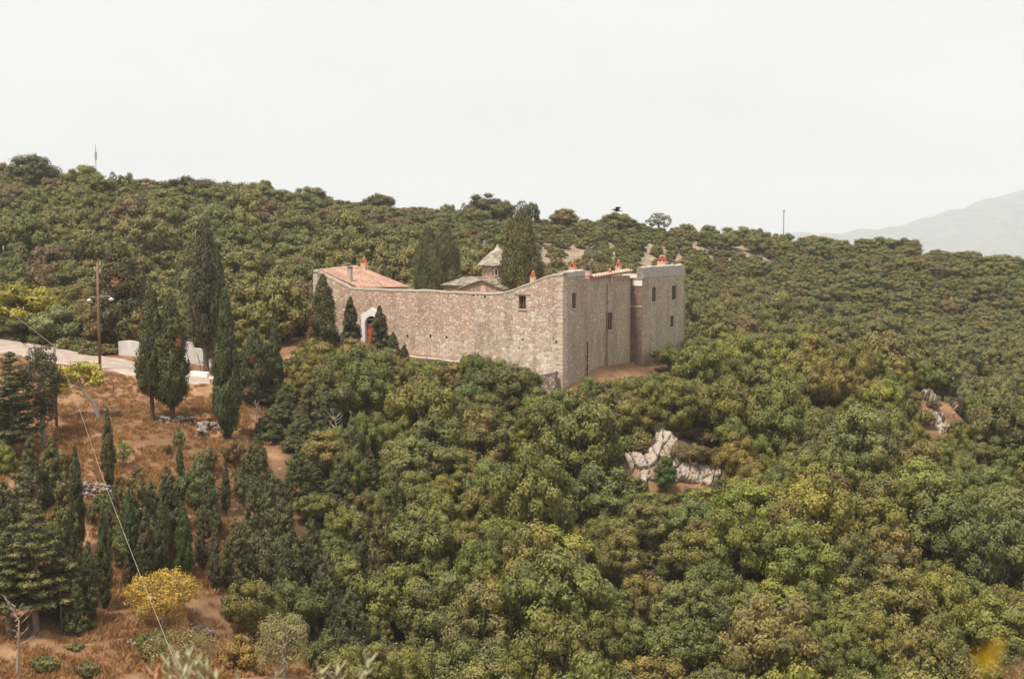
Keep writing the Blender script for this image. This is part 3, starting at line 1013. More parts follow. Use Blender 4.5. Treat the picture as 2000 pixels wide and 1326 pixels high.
CY = (0.078, 0.095, 0.046)
CYB = (0.098, 0.100, 0.050)
CYG = (0.070, 0.100, 0.046)
CYD = (0.089, 0.086, 0.057)
MIXG = (0.115, 0.128, 0.057)
LIME = (0.365, 0.405, 0.061)
G1 = 'cypresses around the monastery and the dry slope'
G2 = 'conifers at the foot of the dry slope'
G3 = 'shrubs on the dry slope'
CYPS = [
    # inside the courtyard
    ('wide2', 1017, 413, 590, 68, 142.2, CYB, 'big brown-tinged cypress rising in the courtyard beside the church drum'),
    ('blunt', 836, 444, 575, 46, 157, CYB, 'lower, darker cypress of the touching pair behind the front wall'),
    ('blunt', 867, 437, 575, 54, 156, (0.112, 0.112, 0.055), 'taller, rusty-flecked cypress of the touching pair behind the front wall'),
    # before the front wall
    ('cyp1', 632, 534, 690, 50, 134.5, CYB, 'stout dark cypress covering the western corner of the monastery wall'),
    ('slim1', 685, 578, 684, 34, 133.6, CY, 'narrow pointed cypress against the wall just west of the gate'),
    ('slim2', 742, 596, 686, 36, 132.6, CYB, 'ragged cypress half hiding the red gate door'),
    ('slim0', 613, 612, 690, 26, 134.5, (0.176, 0.101, 0.061), 'thin cypress with a dead rust-red side at the foot of the west corner'),
    ('slim1', 768, 648, 700, 26, 131.5, CYB, 'small brownish cypress by the wall east of the gate'),
    ('cone2', 790, 668, 712, 26, 131.0, CY, 'little conical cypress where the low terrace wall begins'),
    # the clearing
    ('bare0', 403, 428, 742, 60, 129, CYD, 'very tall sparse grey-green cypress with a bare forked trunk by the whitewashed wall'),
    ('bare2', 431, 500, 742, 34, 131, CYD, 'grey cypress close behind the very tall sparse one'),
    ('bare1', 236, 470, 702, 88, 139, CYD, 'broad dark cypress behind the utility pole with the street lamps'),
    ('bare0', 298, 557, 829, 50, None, CYB, 'dark cypress with a rusty upper flank and clear trunk above the rubble wall'),
    ('bare1', 337, 567, 832, 56, None, CYB, 'cypress with a swollen base and clear trunk, next to the rusty-flanked one'),
    ('cyp0', 444, 560, 862, 48, None, CYG, 'tallest deep green cypress standing alone at the edge of the wood'),
    ('cyp1', 500, 640, 880, 50, 116, CY, 'loose olive-grey cypress at the wood edge beside the deep green one'),
    ('slim2', 540, 612, 800, 28, 118, CY, 'very thin cypress spire above the edge of the wood'),
    ('slim1', 472, 690, 860, 40, 117.5, CY, 'dark cypress squeezed between the deep green one and the loose one'),
    ('slim0', 522, 668, 850, 36, 118.5, CYB, 'plain dark cypress between the loose one and the thin spire'),
    ('slim0', 213, 794, 958, 26, None, CYB, 'slender dark cypress alone in the middle of the brown slope'),
    ('slim1', 152, 866, 1085, 30, None, CY, 'slim tall cypress beside the broken terrace wall'),
    ('slim2', 353, 866, 988, 20, None, CYG, 'thin green cypress spire beside the path on the lower slope'),
    ('cyp2', 360, 985, 1135, 32, None, CYG, 'bright-sided cypress rising behind the yellow shrub'),
    ('cyp0', 318, 972, 1128, 30, None, CYG, 'trim blue-green column cypress behind the yellow shrub'),
    ('slim0', 205, 985, 1195, 30, None, CY, 'thin cypress on a bare stem below the broken terrace wall'),
    ('slim1', 442, 900, 1005, 18, None, CYB, 'faint brownish cypress spire near the upper bend of the path'),
    ('slim2', 422, 1015, 1160, 26, None, CYB, 'thin dull cypress beside the narrow path'),
    ('slim0', 103, 850, 985, 44, None, MIXG, 'short bushy cypress between the clear-trunked trees and the terrace wall'),
    ('slim0', 250, 1085, 1160, 18, None, CYD, 'small dark cypress sapling in the shade of the lower trees'),
    ('slim1', 132, 905, 1105, 32, None, CY, 'thin dark cypress close beside the slim tall one by the broken wall'),
    ('slim2', 256, 955, 1130, 30, None, CYG, 'thin cypress rising from the feathery conifers of the lower slope'),
    ('slim0', 286, 990, 1145, 32, None, CY, 'dark cypress just behind the trim blue-green column'),
    ('slim1', 396, 985, 1120, 26, None, CYB, 'small cypress between the bright-sided one and the path'),
    ('slim2', 176, 1055, 1222, 34, None, CY, 'dark cypress beside the low bushy conifer'),
    ('slim1', 641, 762, 905, 46, 110, CYB, 'dull cypress poking out of the wood above the bare grey branches'),
    ('slim2', 723, 876, 1010, 44, 103, CYB, 'olive cypress in the wood below the bare grey branches'),
    ('cone0', 745, 965, 1190, 92, 93, (0.135, 0.132, 0.065), 'tall loose cypress mixed among the oaks low in the wood'),
    ('slim1', 670, 905, 1060, 56, 100, CYD, 'dark slim cypress beside the bare grey branches in the wood'),
]
for k, px, ty, by, w, Y, c, lab in CYPS:
    stand('cypress', k, px, ty, by, w, Y, c, lab, 'cypress', G1)
CONI = [
    ('loose', 84, 662, 872, 92, None, (0.084, 0.092, 0.054), 'ragged dark tree with a clear trunk in front of the leaning lime-green tree'),
    ('tierdark', 26, 690, 905, 118, None, CY, 'tiered dark conifer with a clear trunk at the edge of the dry field'),
    ('pine0', 72, 985, 1235, 172, None, (0.128, 0.146, 0.057), 'tiered conifer with level golden-green branches and a pale trunk'),
    ('pine1', 18, 1040, 1240, 150, None, (0.095, 0.108, 0.051), 'dark shaded conifer hard against the golden-green tiered one'),
    ('cone2', 128, 915, 1170, 90, None, MIXG, 'tall feathery conifer between the golden-green tiered one and the slim cypress'),
    ('cone0', 45, 900, 1120, 130, None, (0.142, 0.135, 0.074), 'thin greyish conifer with dead red twigs above the tiered conifer'),
    ('cone1', 272, 905, 1110, 118, None, MIXG, 'broad feathery conifer behind the trim column cypress'),
    ('cone1', 543, 922, 1150, 132, None, (0.115, 0.119, 0.062), 'biggest broad grey-green conifer at the bottom edge of the wood'),
    ('cone2', 462, 1005, 1150, 74, None, MIXG, 'medium feathery conifer beside the narrow path'),
    ('cone0', 610, 1000, 1190, 88, None, CY, 'dark conifer filling the gap beside the biggest broad conifer'),
    ('cone1', 330, 905, 1040, 70, None, CY, 'dark small conifer behind the thin green spire'),
    ('cone2', 150, 1130, 1238, 62, None, CY, 'low dark bushy conifer at the feet of the slope trees'),
    ('cone1', 505, 840, 985, 80, None, MIXG, 'rounded conifer at the wood edge below the deep green cypress'),
    ('cone0', 690, 1140, 1330, 120, 84, CY, 'dark conifer low in the wood above the bottom terrace'),
    ('cone1', 8, 930, 1135, 120, None, (0.09, 0.10, 0.05), 'dense dark conifer cut by the photo edge above the shaded conifer'),
    ('cone2', 98, 1005, 1200, 84, None, (0.105, 0.115, 0.055), 'feathery conifer filling the gap behind the tiered golden-green one'),
    ('cone0', 62, 850, 1000, 70, None, (0.085, 0.095, 0.05), 'bushy conifer below the tiered dark conifer'),
    ('cone2', 122, 1040, 1215, 70, None, (0.08, 0.09, 0.045), 'narrow dark conifer leaning on the tiered golden-green one'),
    ('cone1', 235, 925, 1085, 76, None, (0.10, 0.11, 0.052), 'feathery conifer just right of the broken terrace wall'),
    ('cone0', 300, 930, 1090, 80, None, (0.09, 0.10, 0.05), 'dark-hearted conifer behind the two column cypresses'),
    ('cone2', 474, 700, 880, 54, 118, (0.115, 0.11, 0.058), 'tall narrow conifer between the deep green cypress and the loose one'),
    ('cone0', 520, 700, 870, 78, 117, (0.11, 0.108, 0.055), 'spreading conifer under the thin cypress spire'),
    ('cone1', 500, 925, 1090, 84, None, (0.105, 0.11, 0.056), 'upper conifer touching the biggest broad conifer'),
    ('cone2', 585, 870, 1030, 80, 101, (0.085, 0.095, 0.048), 'dark conifer behind the shoulder of the biggest broad conifer'),
    ('cone0', 640, 1060, 1250, 100, 86, (0.095, 0.10, 0.052), 'conifer at the wood edge above the ruined stones'),
    ('cone1', 562, 742, 910, 84, 113.5, (0.10, 0.112, 0.052), 'bushy conifer at the wood edge below the stepped wall'),
    ('cone0', 528, 800, 940, 76, 110, (0.105, 0.115, 0.055), 'low conifer below the plain dark cypress of the wood edge'),
    ('cone2', 590, 800, 965, 74, 109, (0.115, 0.122, 0.058), 'olive conifer leaning into the oaks above the biggest broad conifer'),
    ('cone1', 486, 872, 985, 70, None, (0.11, 0.115, 0.058), 'low rounded conifer at the corner of the brown slope'),
    ('cone2', 610, 900, 1060, 70, 103, (0.095, 0.105, 0.05), 'narrow conifer among the oaks above the dark gap filler'),
    ('cone2', 604, 742, 930, 60, 112, (0.125, 0.13, 0.066), 'slender grey-green conifer at the top of the wood edge'),
    ('cone2', 690, 800, 985, 58, 106, (0.125, 0.132, 0.064), 'pointed grey-green conifer beside the bare grey branches, uphill of the dark slim cypress'),
    ('cone2', 560, 985, 1170, 70, 90, (0.12, 0.125, 0.062), 'pointed conifer in front of the biggest broad conifer'),
    ('cone2', 770, 900, 1080, 64, 98, (0.12, 0.125, 0.06), 'pointed olive conifer deep among the oaks, uphill of the tall loose cypress'),
    ('cone1', 408, 930, 1050, 56, None, (0.115, 0.118, 0.06), 'small grey-green conifer by the thin green spire'),
    ('cone2', 700, 1010, 1180, 80, 93, (0.10, 0.105, 0.052), 'narrow olive conifer beside the tall loose cypress'),
]
for k, px, ty, by, w, Y, c, lab in CONI:
    stand('conifer', k, px, ty, by, w, Y, c, lab, 'conifer', G2)
SHR = [
    ('shrub', 'yellow', 318, 1110, 1226, 172, None, (0.38, 0.315, 0.07), 'golden yellow autumn shrub on the lower slope', 'shrub', None),
    ('olive_tree', 'olive', 556, 1198, 1318, 106, None, (0.270, 0.277, 0.162), 'round silver-green olive tree on the bottom terrace', 'olive tree', 'olive trees on the bottom terrace'),
    ('olive_tree', 'olive1', 362, 1218, 1335, 140, None, (0.230, 0.230, 0.121), 'spreading dull olive tree where the pale wire passes', 'olive tree', 'olive trees on the bottom terrace'),
    ('shrub', 'oak3', 492, 1122, 1258, 118, None, GREEN, 'dense bright-topped evergreen bush behind the round olive tree', 'shrub', G3),
    ('shrub', 'oak5', 575, 1125, 1262, 120, None, (0.101, 0.119, 0.047), 'darker evergreen bush beside the bright-topped one behind the olive', 'shrub', G3),
    ('shrub', 'shrub0', 300, 1232, 1298, 64, None, DARKG, 'low blackish-green bush beside the spreading olive', 'shrub', G3),
    ('shrub', 'shrub1', 470, 1245, 1318, 92, None, (0.257, 0.203, 0.061), 'yellowing shrub between the two olive trees', 'shrub', G3),
    ('shrub', 'airy', 239, 858, 918, 46, None, (0.135, 0.203, 0.054), 'fresh green bush next to the slender cypress on the brown slope', 'shrub', G3),
    ('shrub', 'shrub0', 404, 874, 930, 50, None, (0.162, 0.142, 0.074), 'olive-brown bush below the rubble wall', 'shrub', G3),
    ('shrub', 'shrub1', 390, 905, 1000, 74, None, (0.135, 0.149, 0.081), 'grey-green bush beside the thin green spire', 'shrub', G3),
    ('shrub', 'shrub0', 328, 868, 890, 18, None, DARKG, 'tiny dark seedling bush below the clear-trunked cypresses', 'shrub', G3),
    ('shrub', 'shrub1', 350, 838, 880, 26, None, (0.162, 0.176, 0.074), 'small bush growing at the rubble wall by the swollen cypress', 'shrub', G3),
    ('shrub', 'shrub0', 398, 808, 832, 40, None, (0.338, 0.189, 0.095), 'russet dried bush above the rubble wall', 'shrub', G3),
    ('shrub', 'shrub1', 190, 975, 1030, 46, None, (0.115, 0.128, 0.057), 'bush growing against the broken terrace wall', 'shrub', G3),
    ('shrub', 'shrub0', 110, 880, 930, 60, None, GREEN, 'leafy bush at the foot of the ragged dark tree', 'shrub', G3),
    ('shrub', 'shrub1', 640, 1240, 1330, 84, None, (0.162, 0.155, 0.081), 'thin brownish shrub between the round olive and the wood', 'shrub', G3),
    ('shrub', 'shrub0', 455, 860, 915, 54, None, (0.189, 0.149, 0.088), 'twiggy brown shrub at the foot of the deep green cypress', 'shrub', G3),
    ('shrub', 'shrub1', 10, 872, 930, 50, None, (0.203, 0.243, 0.068), 'light green shrub at the edge of the dry field', 'shrub', G3),
    ('shrub', 'shrub0', 560, 1150, 1182, 60, None, (0.149, 0.108, 0.068), 'low brown shrub in the gap behind the evergreen bushes', 'shrub', G3),
]
for nm, k, px, ty, by, w, Y, c, lab, cat, g in SHR:
    stand(nm, k, px, ty, by, w, Y, c, lab, cat, g)
p = hit(194, 822)
o = grow('fig_tree', 'fig', p, at(160, 703, p.y).z - p.z, 1.5 * (at(160, 703, p.y).z - p.z) / 3.95, LIME, 'small lime-green tree on a bent leaning trunk in the brown field', 'tree', rz=0.0)

ROADSIDE = [
    ('oak2', 48, 546, 668, 140, 146, (0.270, 0.284, 0.054), 'bright yellow-green broadleaf tree beside the dirt road'),
    ('oak6', 120, 596, 680, 140, 143, (0.203, 0.209, 0.115), 'pale sage-coloured bush beside the dirt road'),
    ('oak4', 158, 552, 680, 100, 149, OLIVE, 'olive-green tree between the yellow-green one and the lamp pole'),
    ('oak1', 205, 600, 694, 80, 141, GREYG, 'grey-green tree just behind the lamp pole'),
    ('oak7', 276, 600, 708, 70, 138, (0.203, 0.149, 0.074), 'brownish tree behind the dark cypress with the rusty flank'),
    ('oak8', 352, 610, 676, 60, 146, GREEN, 'green tree rising above the whitewashed wall'),
    ('oak9', 425, 640, 742, 60, 131, (0.176, 0.169, 0.068), 'leafy tree just behind the deep green cypress'),
    ('oak0', 480, 640, 760, 96, 131, (0.189, 0.176, 0.068), 'golden-olive tree at the wood edge behind the loose cypress'),
    ('oak5', 10, 610, 668, 90, 143, (0.135, 0.149, 0.061), 'dark bushy tree at the bend of the dirt road'),
]
for k, px, ty, by, w, Y, c, lab in ROADSIDE:
    stand('roadside_tree', k, px, ty, by, w, Y, c, lab, 'tree', 'trees along the dirt road')
SKYL = [
    ('oak4', 66, 303, 350, 96, 256, (0.101, 0.105, 0.054), 'big round tree crowning the ridge west of the aerial'),
    ('oak1', 165, 320, 366, 84, 258, OLIVE, 'rounded tree on the ridge beside the aerial'),
    ('airy', 221, 331, 352, 20, 258, DARKG, 'tiny lone tree on the skyline just east of the aerial'),
    ('oak6', 246, 337, 362, 40, 258, GREEN, 'small domed tree on the skyline between the lone one and the dip'),
    ('oak2', 372, 341, 392, 104, 262, (0.108, 0.105, 0.054), 'wide dark tree on the ridge east of the dip'),
    ('oak7', 520, 352, 392, 44, 266, (0.115, 0.101, 0.054), 'upright tree on the ridge above the tall sparse cypress'),
    ('oak3', 605, 360, 400, 80, 268, BROWNG, 'brownish tree on the ridge above the tiled west wing'),
    ('oak8', 742, 372, 402, 56, 274, (0.108, 0.111, 0.054), 'bushy tree on the ridge above the courtyard cypress pair'),
    ('oak0', 948, 377, 422, 72, 284, (0.095, 0.105, 0.051), 'largest domed tree standing up from the bare crest'),
    ('oak5', 986, 386, 428, 48, 282, (0.135, 0.135, 0.061), 'lighter tree joined to the largest domed tree on the crest'),
    ('airy', 1018, 388, 414, 30, 285, DARKG, 'small tree with sky under its crown above the courtyard cypress'),
    ('oak9', 1040, 392, 414, 32, 285, DARKG, 'little dark tree leaning at the end of the crest group'),
    ('oak1', 875, 397, 424, 36, 284, GREYG, 'grey-green shrubby tree on the crest before the largest dome'),
    ('airy', 905, 393, 416, 14, 284, DARKG, 'tiny sprig of a tree alone on the crest before the dome'),
    ('oak4', 1100, 408, 436, 54, 290, BROWNG, 'low brownish tree on the crest behind the corner of the wall'),
    ('oak2', 1205, 412, 448, 60, 292, BROWNG, 'brown bushy tree on the crest under the flying bird'),
    ('oak7', 1232, 428, 462, 40, 290, (0.128, 0.108, 0.057), 'conical brown bush on the crest just past the flying bird'),
    ('airy', 1285, 413, 446, 52, 298, (0.128, 0.135, 0.061), 'umbrella-shaped tree with sky showing under it on the crest'),
    ('oak3', 1340, 434, 462, 44, 300, BROWNG, 'russet-brown tree on the crest past the umbrella-shaped one'),
    ('oak6', 1304, 452, 482, 36, 290, (0.095, 0.081, 0.054), 'dark round bush on bare ground above the twin chimneys'),
    ('oak0', 1440, 442, 474, 70, 303, BROWNG, 'low wide brownish tree on the crest before the bare pole'),
    ('oak8', 1590, 456, 484, 60, 304, BROWNG, 'brownish tree on the crest just beyond the bare pole'),
    ('oak5', 1722, 458, 486, 66, 305, GREEN, 'dark green tree on the crest below the hazy hill'),
    ('oak2', 1770, 462, 488, 60, 303, DARKG, 'second dark green tree on the crest below the hazy hill, the lower one'),
]
for k, px, ty, by, w, Y, c, lab in SKYL:
    stand('ridge_tree', k, px, ty, by, w, Y, c, lab, 'tree', 'trees on the skyline of the ridge')
# oaks whose tops show against the monastery walls
WALLO = [
    ('oak3', 940, 684, 780, 76, 119.5, (0.115, 0.124, 0.051), 'leafy oak crown standing up against the middle of the front wall'),
    ('oak1', 1150, 733, 805, 56, 122.5, (0.135, 0.169, 0.051), 'fresh green oak at the foot of the side wall by the drainpipe'),
    ('oak6', 1238, 735, 800, 66, 131, (0.149, 0.159, 0.074), 'sage-green young oak on the earth bank under the side wall'),
    ('oak8', 1308, 664, 745, 76, 139, (0.135, 0.151, 0.054), 'oak pressing against the base of the tower'),
    ('oak5', 1300, 722, 812, 70, 134, (0.097, 0.128, 0.054), 'bluish-green oak below the earth bank'),
    ('oak2', 1365, 655, 745, 72, 147, (0.176, 0.165, 0.061), 'light olive oak just past the outer corner of the tower'),
    ('oak7', 875, 712, 800, 86, 121, (0.162, 0.149, 0.061), 'olive oak under the low terrace wall'),
    ('oak9', 1022, 735, 800, 70, 120, (0.115, 0.124, 0.054), 'oak below the pale ledge near the wall corner'),
    ('oak0', 700, 660, 745, 110, 128, (0.189, 0.173, 0.061), 'golden-olive oak in front of the gate'),
    ('oak4', 632, 668, 760, 90, 128, (0.162, 0.155, 0.061), 'olive oak at the top of the wood below the western corner'),
    ('oak5', 760, 684, 770, 84, 126, (0.182, 0.165, 0.061), 'golden-olive oak east of the gate'),
    ('oak3', 815, 712, 790, 66, 123.5, (0.149, 0.146, 0.061), 'olive oak where the low terrace wall begins'),
    ('shrub0', 1285, 962, 1000, 70, 106, (0.15, 0.155, 0.06), 'low olive bush at the foot of the big rock outcrop, toward its middle'),
    ('shrub1', 1345, 955, 1000, 60, 106.5, (0.14, 0.15, 0.06), 'rounded bush at the foot of the big rock outcrop, toward its outer end'),
    ('shrub0', 1240, 965, 1005, 60, 105.5, (0.15, 0.15, 0.065), 'low bush at the lowest tip of the big rock outcrop'),
    ('shrub1', 1248, 866, 893, 44, None, (0.13, 0.12, 0.055), 'dusky bush on the upper inner shoulder of the big rock outcrop'),
    ('shrub0', 1392, 886, 914, 40, None, (0.15, 0.14, 0.06), 'small bush on the outer shoulder of the big rock outcrop'),
    ('shrub0', 1345, 868, 908, 76, None, (0.142, 0.121, 0.061), 'brownish bush on top of the big rock outcrop'),
    ('oak7', 1300, 890, 958, 50, 107.2, (0.081, 0.128, 0.046), 'fresh green small oak growing in the middle of the big rock outcrop'),
    ('shrub1', 1822, 800, 822, 34, 134, (0.155, 0.135, 0.061), 'bush among the pale rocks on the spur'),
]
for k, px, ty, by, w, Y, c, lab in WALLO:
    stand('oak_tree' if k.startswith('oak') else 'shrub', k, px, ty, by, w, Y, c, lab, 'oak' if k.startswith('oak') else 'shrub', 'oaks and bushes right under the monastery walls')

# ------------------------------------------------------------------ the evergreen oak wood on the near slope
KEEP = [[(600, 520), (640, 640), (700, 655), (745, 668), (800, 700), (890, 708), (960, 690), (1000, 712), (1040, 728), (1075, 765), (1100, 786), (1145, 735), (1165, 735), (1200, 770), (1225, 735), (1240, 720), (1262, 722), (1285, 690), (1300, 672), (1342, 668), (1342, 500), (600, 500)],
        [(1205, 885), (1255, 862), (1275, 842), (1300, 836), (1345, 848), (1405, 900), (1412, 930), (1398, 968), (1360, 955), (1330, 945), (1250, 972), (1225, 930)],
        [(1768, 748), (1800, 752), (1845, 775), (1885, 782), (1885, 806), (1860, 815), (1850, 858), (1822, 855), (1815, 800)],
        [(1255, 1066), (1278, 1066), (1280, 1104), (1262, 1104)]]
PAL = [('olive', OLIVE), ('olive', (0.160, 0.172, 0.056)), ('golden-olive', (0.20, 0.195, 0.060)), ('grey-green', GREYG), ('mid-green', GREEN), ('dark green', DARKG), ('brownish', BROWNG), ('dull olive', (0.138, 0.145, 0.058)), ('yellow-green', YGREEN)]
rg = np.random.default_rng(11)
cand = np.stack([rg.uniform(-30, 82, 16000), rg.uniform(70, 172, 16000)], 1)
cz = ground(cand[:, 0], cand[:, 1])
rad = (1.35 + 1.7 * rg.random(len(cand)) ** 1.3) * (1 - 0.12 * (cand[:, 1] > 118))
hh = rad * rg.uniform(1.5, 2.75, len(cand)) + 0.7
mid = proj_np(np.stack([cand[:, 0], cand[:, 1], cz + hh * .6], 1))
topp = proj_np(np.stack([cand[:, 0], cand[:, 1], cz + hh], 1))
ok = inpoly(mid, WOOD)
su = (cand[:, 0] - K.x) * U.x + (cand[:, 1] - K.y) * U.y
sv = (cand[:, 0] - K.x) * V.x + (cand[:, 1] - K.y) * V.y
ok &= ~((su > -3.2) & (su < 31) & (sv > -3.0) & (sv < 34))
ok &= ~((su > -9) & (su <= -3) & (sv > -1) & (sv < 24) & (mid[:, 1] < 745))
wpx = rad * F / cand[:, 1]
hpx = hh * .42 * F / cand[:, 1]


def core(poly, ins):
    q = np.array(poly, float)
    A, B = np.meshgrid(np.arange(q[:, 0].min(), q[:, 0].max(), 7), np.arange(q[:, 1].min(), q[:, 1].max(), 7))
    pts = np.stack([A.ravel(), B.ravel()], 1)
    pts = pts[inpoly(pts, poly)]
    for dx, dy in ((ins, 0), (-ins, 0), (0, ins), (0, -ins)):
        pts = pts[inpoly(pts + np.array([dx, dy]), poly)]
    return pts


for poly, ins, share in ((KEEP[0], 4, .004), (KEEP[1], 5, .015), (KEEP[2], 3, .012), (KEEP[3], 2, .12)):
    cp_ = core(poly, ins)
    for i in np.nonzero(ok)[0]:
        e = ((cp_[:, 0] - mid[i, 0]) / (wpx[i] * .95)) ** 2 + ((cp_[:, 1] - mid[i, 1]) / (hpx[i] * .95)) ** 2
        if (e < 1).mean() > share:
            ok[i] = False
# the tall conifers inside the wood's edge stay in sight
for t in [t for t in TREES if t[0].name.split('.')[0] in ('cypress', 'conifer') and 455 < t[1] < 780 and t[2] > 700]:
    o_, px_, py_, a_, b_, Y_ = t
    xs_, ys2 = np.meshgrid(np.linspace(px_ - a_ * .6, px_ + a_ * .6, 4), np.linspace(py_ - b_ * .95, py_ + b_ * .25, 8))
    q_ = np.stack([xs_.ravel(), ys2.ravel()], 1)
    for i in np.nonzero(ok & (cand[:, 1] < Y_ + .5))[0]:
        e = ((q_[:, 0] - mid[i, 0]) / (wpx[i] * .95)) ** 2 + ((q_[:, 1] - mid[i, 1]) / (hpx[i] * .95)) ** 2
        if (e < 1).mean() > .22:
            ok[i] = False
ok &= (topp[:, 1] > 640) & (mid[:, 1] < 1420) & (mid[:, 0] > 440) & (mid[:, 0] < 2080)
chosen = []
taken = [(o.location.x, o.location.y, 1.2) for o, *_ in TREES]
for i in np.nonzero(ok)[0]:
    x, y = cand[i]
    if all((x - a) ** 2 + (y - b) ** 2 > (0.60 * (rad[i] + r)) ** 2 for a, b, r in taken):
        taken.append((x, y, rad[i]))
        chosen.append(i)
# which of them can be seen
S = 0.25
Wd, Hd = 500, 332
buf = np.full((Hd, Wd), -1, int)
items = [(t[5], t[1], t[2], t[3], t[4], -2) for t in TREES] + [(cand[i, 1], mid[i, 0], mid[i, 1], wpx[i], hh[i] * .42 * F / cand[i, 1], i) for i in chosen]
yy, xx = np.mgrid[0:Hd, 0:Wd]
for Y, px, py, a, b, k in sorted(items, key=lambda t: -t[0]):
    x0, x1 = max(0, int((px - a) * S)), min(Wd, int((px + a) * S) + 1)
    y0, y1 = max(0, int((py - b) * S)), min(Hd, int((py + b) * S) + 1)
    if x0 >= x1 or y0 >= y1:
        continue
    m = ((xx[y0:y1, x0:x1] / S - px) / a) ** 2 + ((yy[y0:y1, x0:x1] / S - py) / b) ** 2 < 0.9
    buf[y0:y1, x0:x1][m] = k
ids, cnt = np.unique(buf, return_counts=True)
seen = dict(zip(ids.tolist(), cnt.tolist()))
vis = sorted([i for i in chosen if seen.get(int(i), 0) >= 9], key=lambda i: -seen[int(i)])
solo = vis[:285]
rest_front = [i for i in chosen if i not in set(solo)]
MARKS = [(720, 650, 'the gate'), (860, 712, 'the terrace wall'), (1010, 720, 'the pale ledge'), (1105, 770, 'the wall corner'), (1215, 720, 'the earth bank'), (1310, 690, 'the tower'), (1310, 900, 'the big rock outcrop'),
         (1266, 1085, 'the small rock slab'), (1825, 785, 'the spur rocks'), (655, 850, 'the bare grey branches'), (543, 1000, 'the biggest broad conifer'), (745, 1060, 'the tall loose cypress'), (556, 1250, 'the round olive tree'),
         (1600, 690, 'the top of the spur'), (1930, 1280, 'the blurred yellow flowers'), (1000, 1326, 'the bottom edge midway'), (1500, 1326, 'the bottom edge under the tower'), (1700, 1050, 'the deep fold of the wood'), (1950, 1000, 'the outer edge of the wood'), (1030, 960, 'the middle of the wood')]


def where(px, py):
    d = [(math.hypot(px - a, py - b), a, b, n) for a, b, n in MARKS]
    r, a, b, n = min(d)
    dx, dy = px - a, py - b
    if abs(dx) > 1.4 * abs(dy):
        w = 'right of' if dx > 0 else 'left of'
    elif abs(dy) > 1.4 * abs(dx):
        w = 'below' if dy > 0 else 'above'
    else:
        w = ('lower ' if dy > 0 else 'upper ') + ('right of' if dx > 0 else 'left of')
        w = {'lower right of': 'down to the right of', 'lower left of': 'down to the left of', 'upper right of': 'up to the right of', 'upper left of': 'up to the left of'}[w]
    q = 'just ' if r < 75 else ('well ' if r > 170 else '')
    return q + w + ' ' + n


labs = {}
for i in solo:
    crest = mid[i, 0] > 1380 and mid[i, 1] < 800
    shade = mid[i, 0] < 900 and mid[i, 1] > 720
    pr_ = [.15, .12, .2, .08, .08, .02, .15, .05, .15] if crest else ([.14, .1, .06, .2, .17, .17, .05, .1, .01] if shade else [.2, .15, .12, .13, .1, .07, .1, .08, .05])
    cname, c = PAL[int(rg.choice(len(PAL), p=pr_))]
    form = 'small' if rad[i] < 1.6 else ('tall' if hh[i] / rad[i] > 2.6 else ('broad' if rad[i] > 2.3 else 'round'))
    labs.setdefault((cname, form, where(mid[i, 0], mid[i, 1])), []).append((i, c))
ORD = {2: ['left one', 'right one'], 3: ['leftmost', 'middle one', 'rightmost'], 4: ['leftmost', 'second from left', 'third from left', 'rightmost']}
for (cname, form, wh), rows_ in labs.items():
    rows_.sort(key=lambda r: mid[r[0], 0])
    for j, (i, c) in enumerate(rows_):
        lab = '%s %s oak %s' % (form, cname, wh)
        if len(rows_) in ORD:
            lab += ', ' + ORD[len(rows_)][j]
        elif len(rows_) > 4:
            lab += ', number %d from left' % (j + 1)
        grow('oak_tree', 'oak%d' % int(rg.integers(10)), Vector((cand[i, 0], cand[i, 1], cz[i])), hh[i], rad[i], c, lab, 'oak', 'evergreen oaks of the wood below the monastery', seed=int(i))

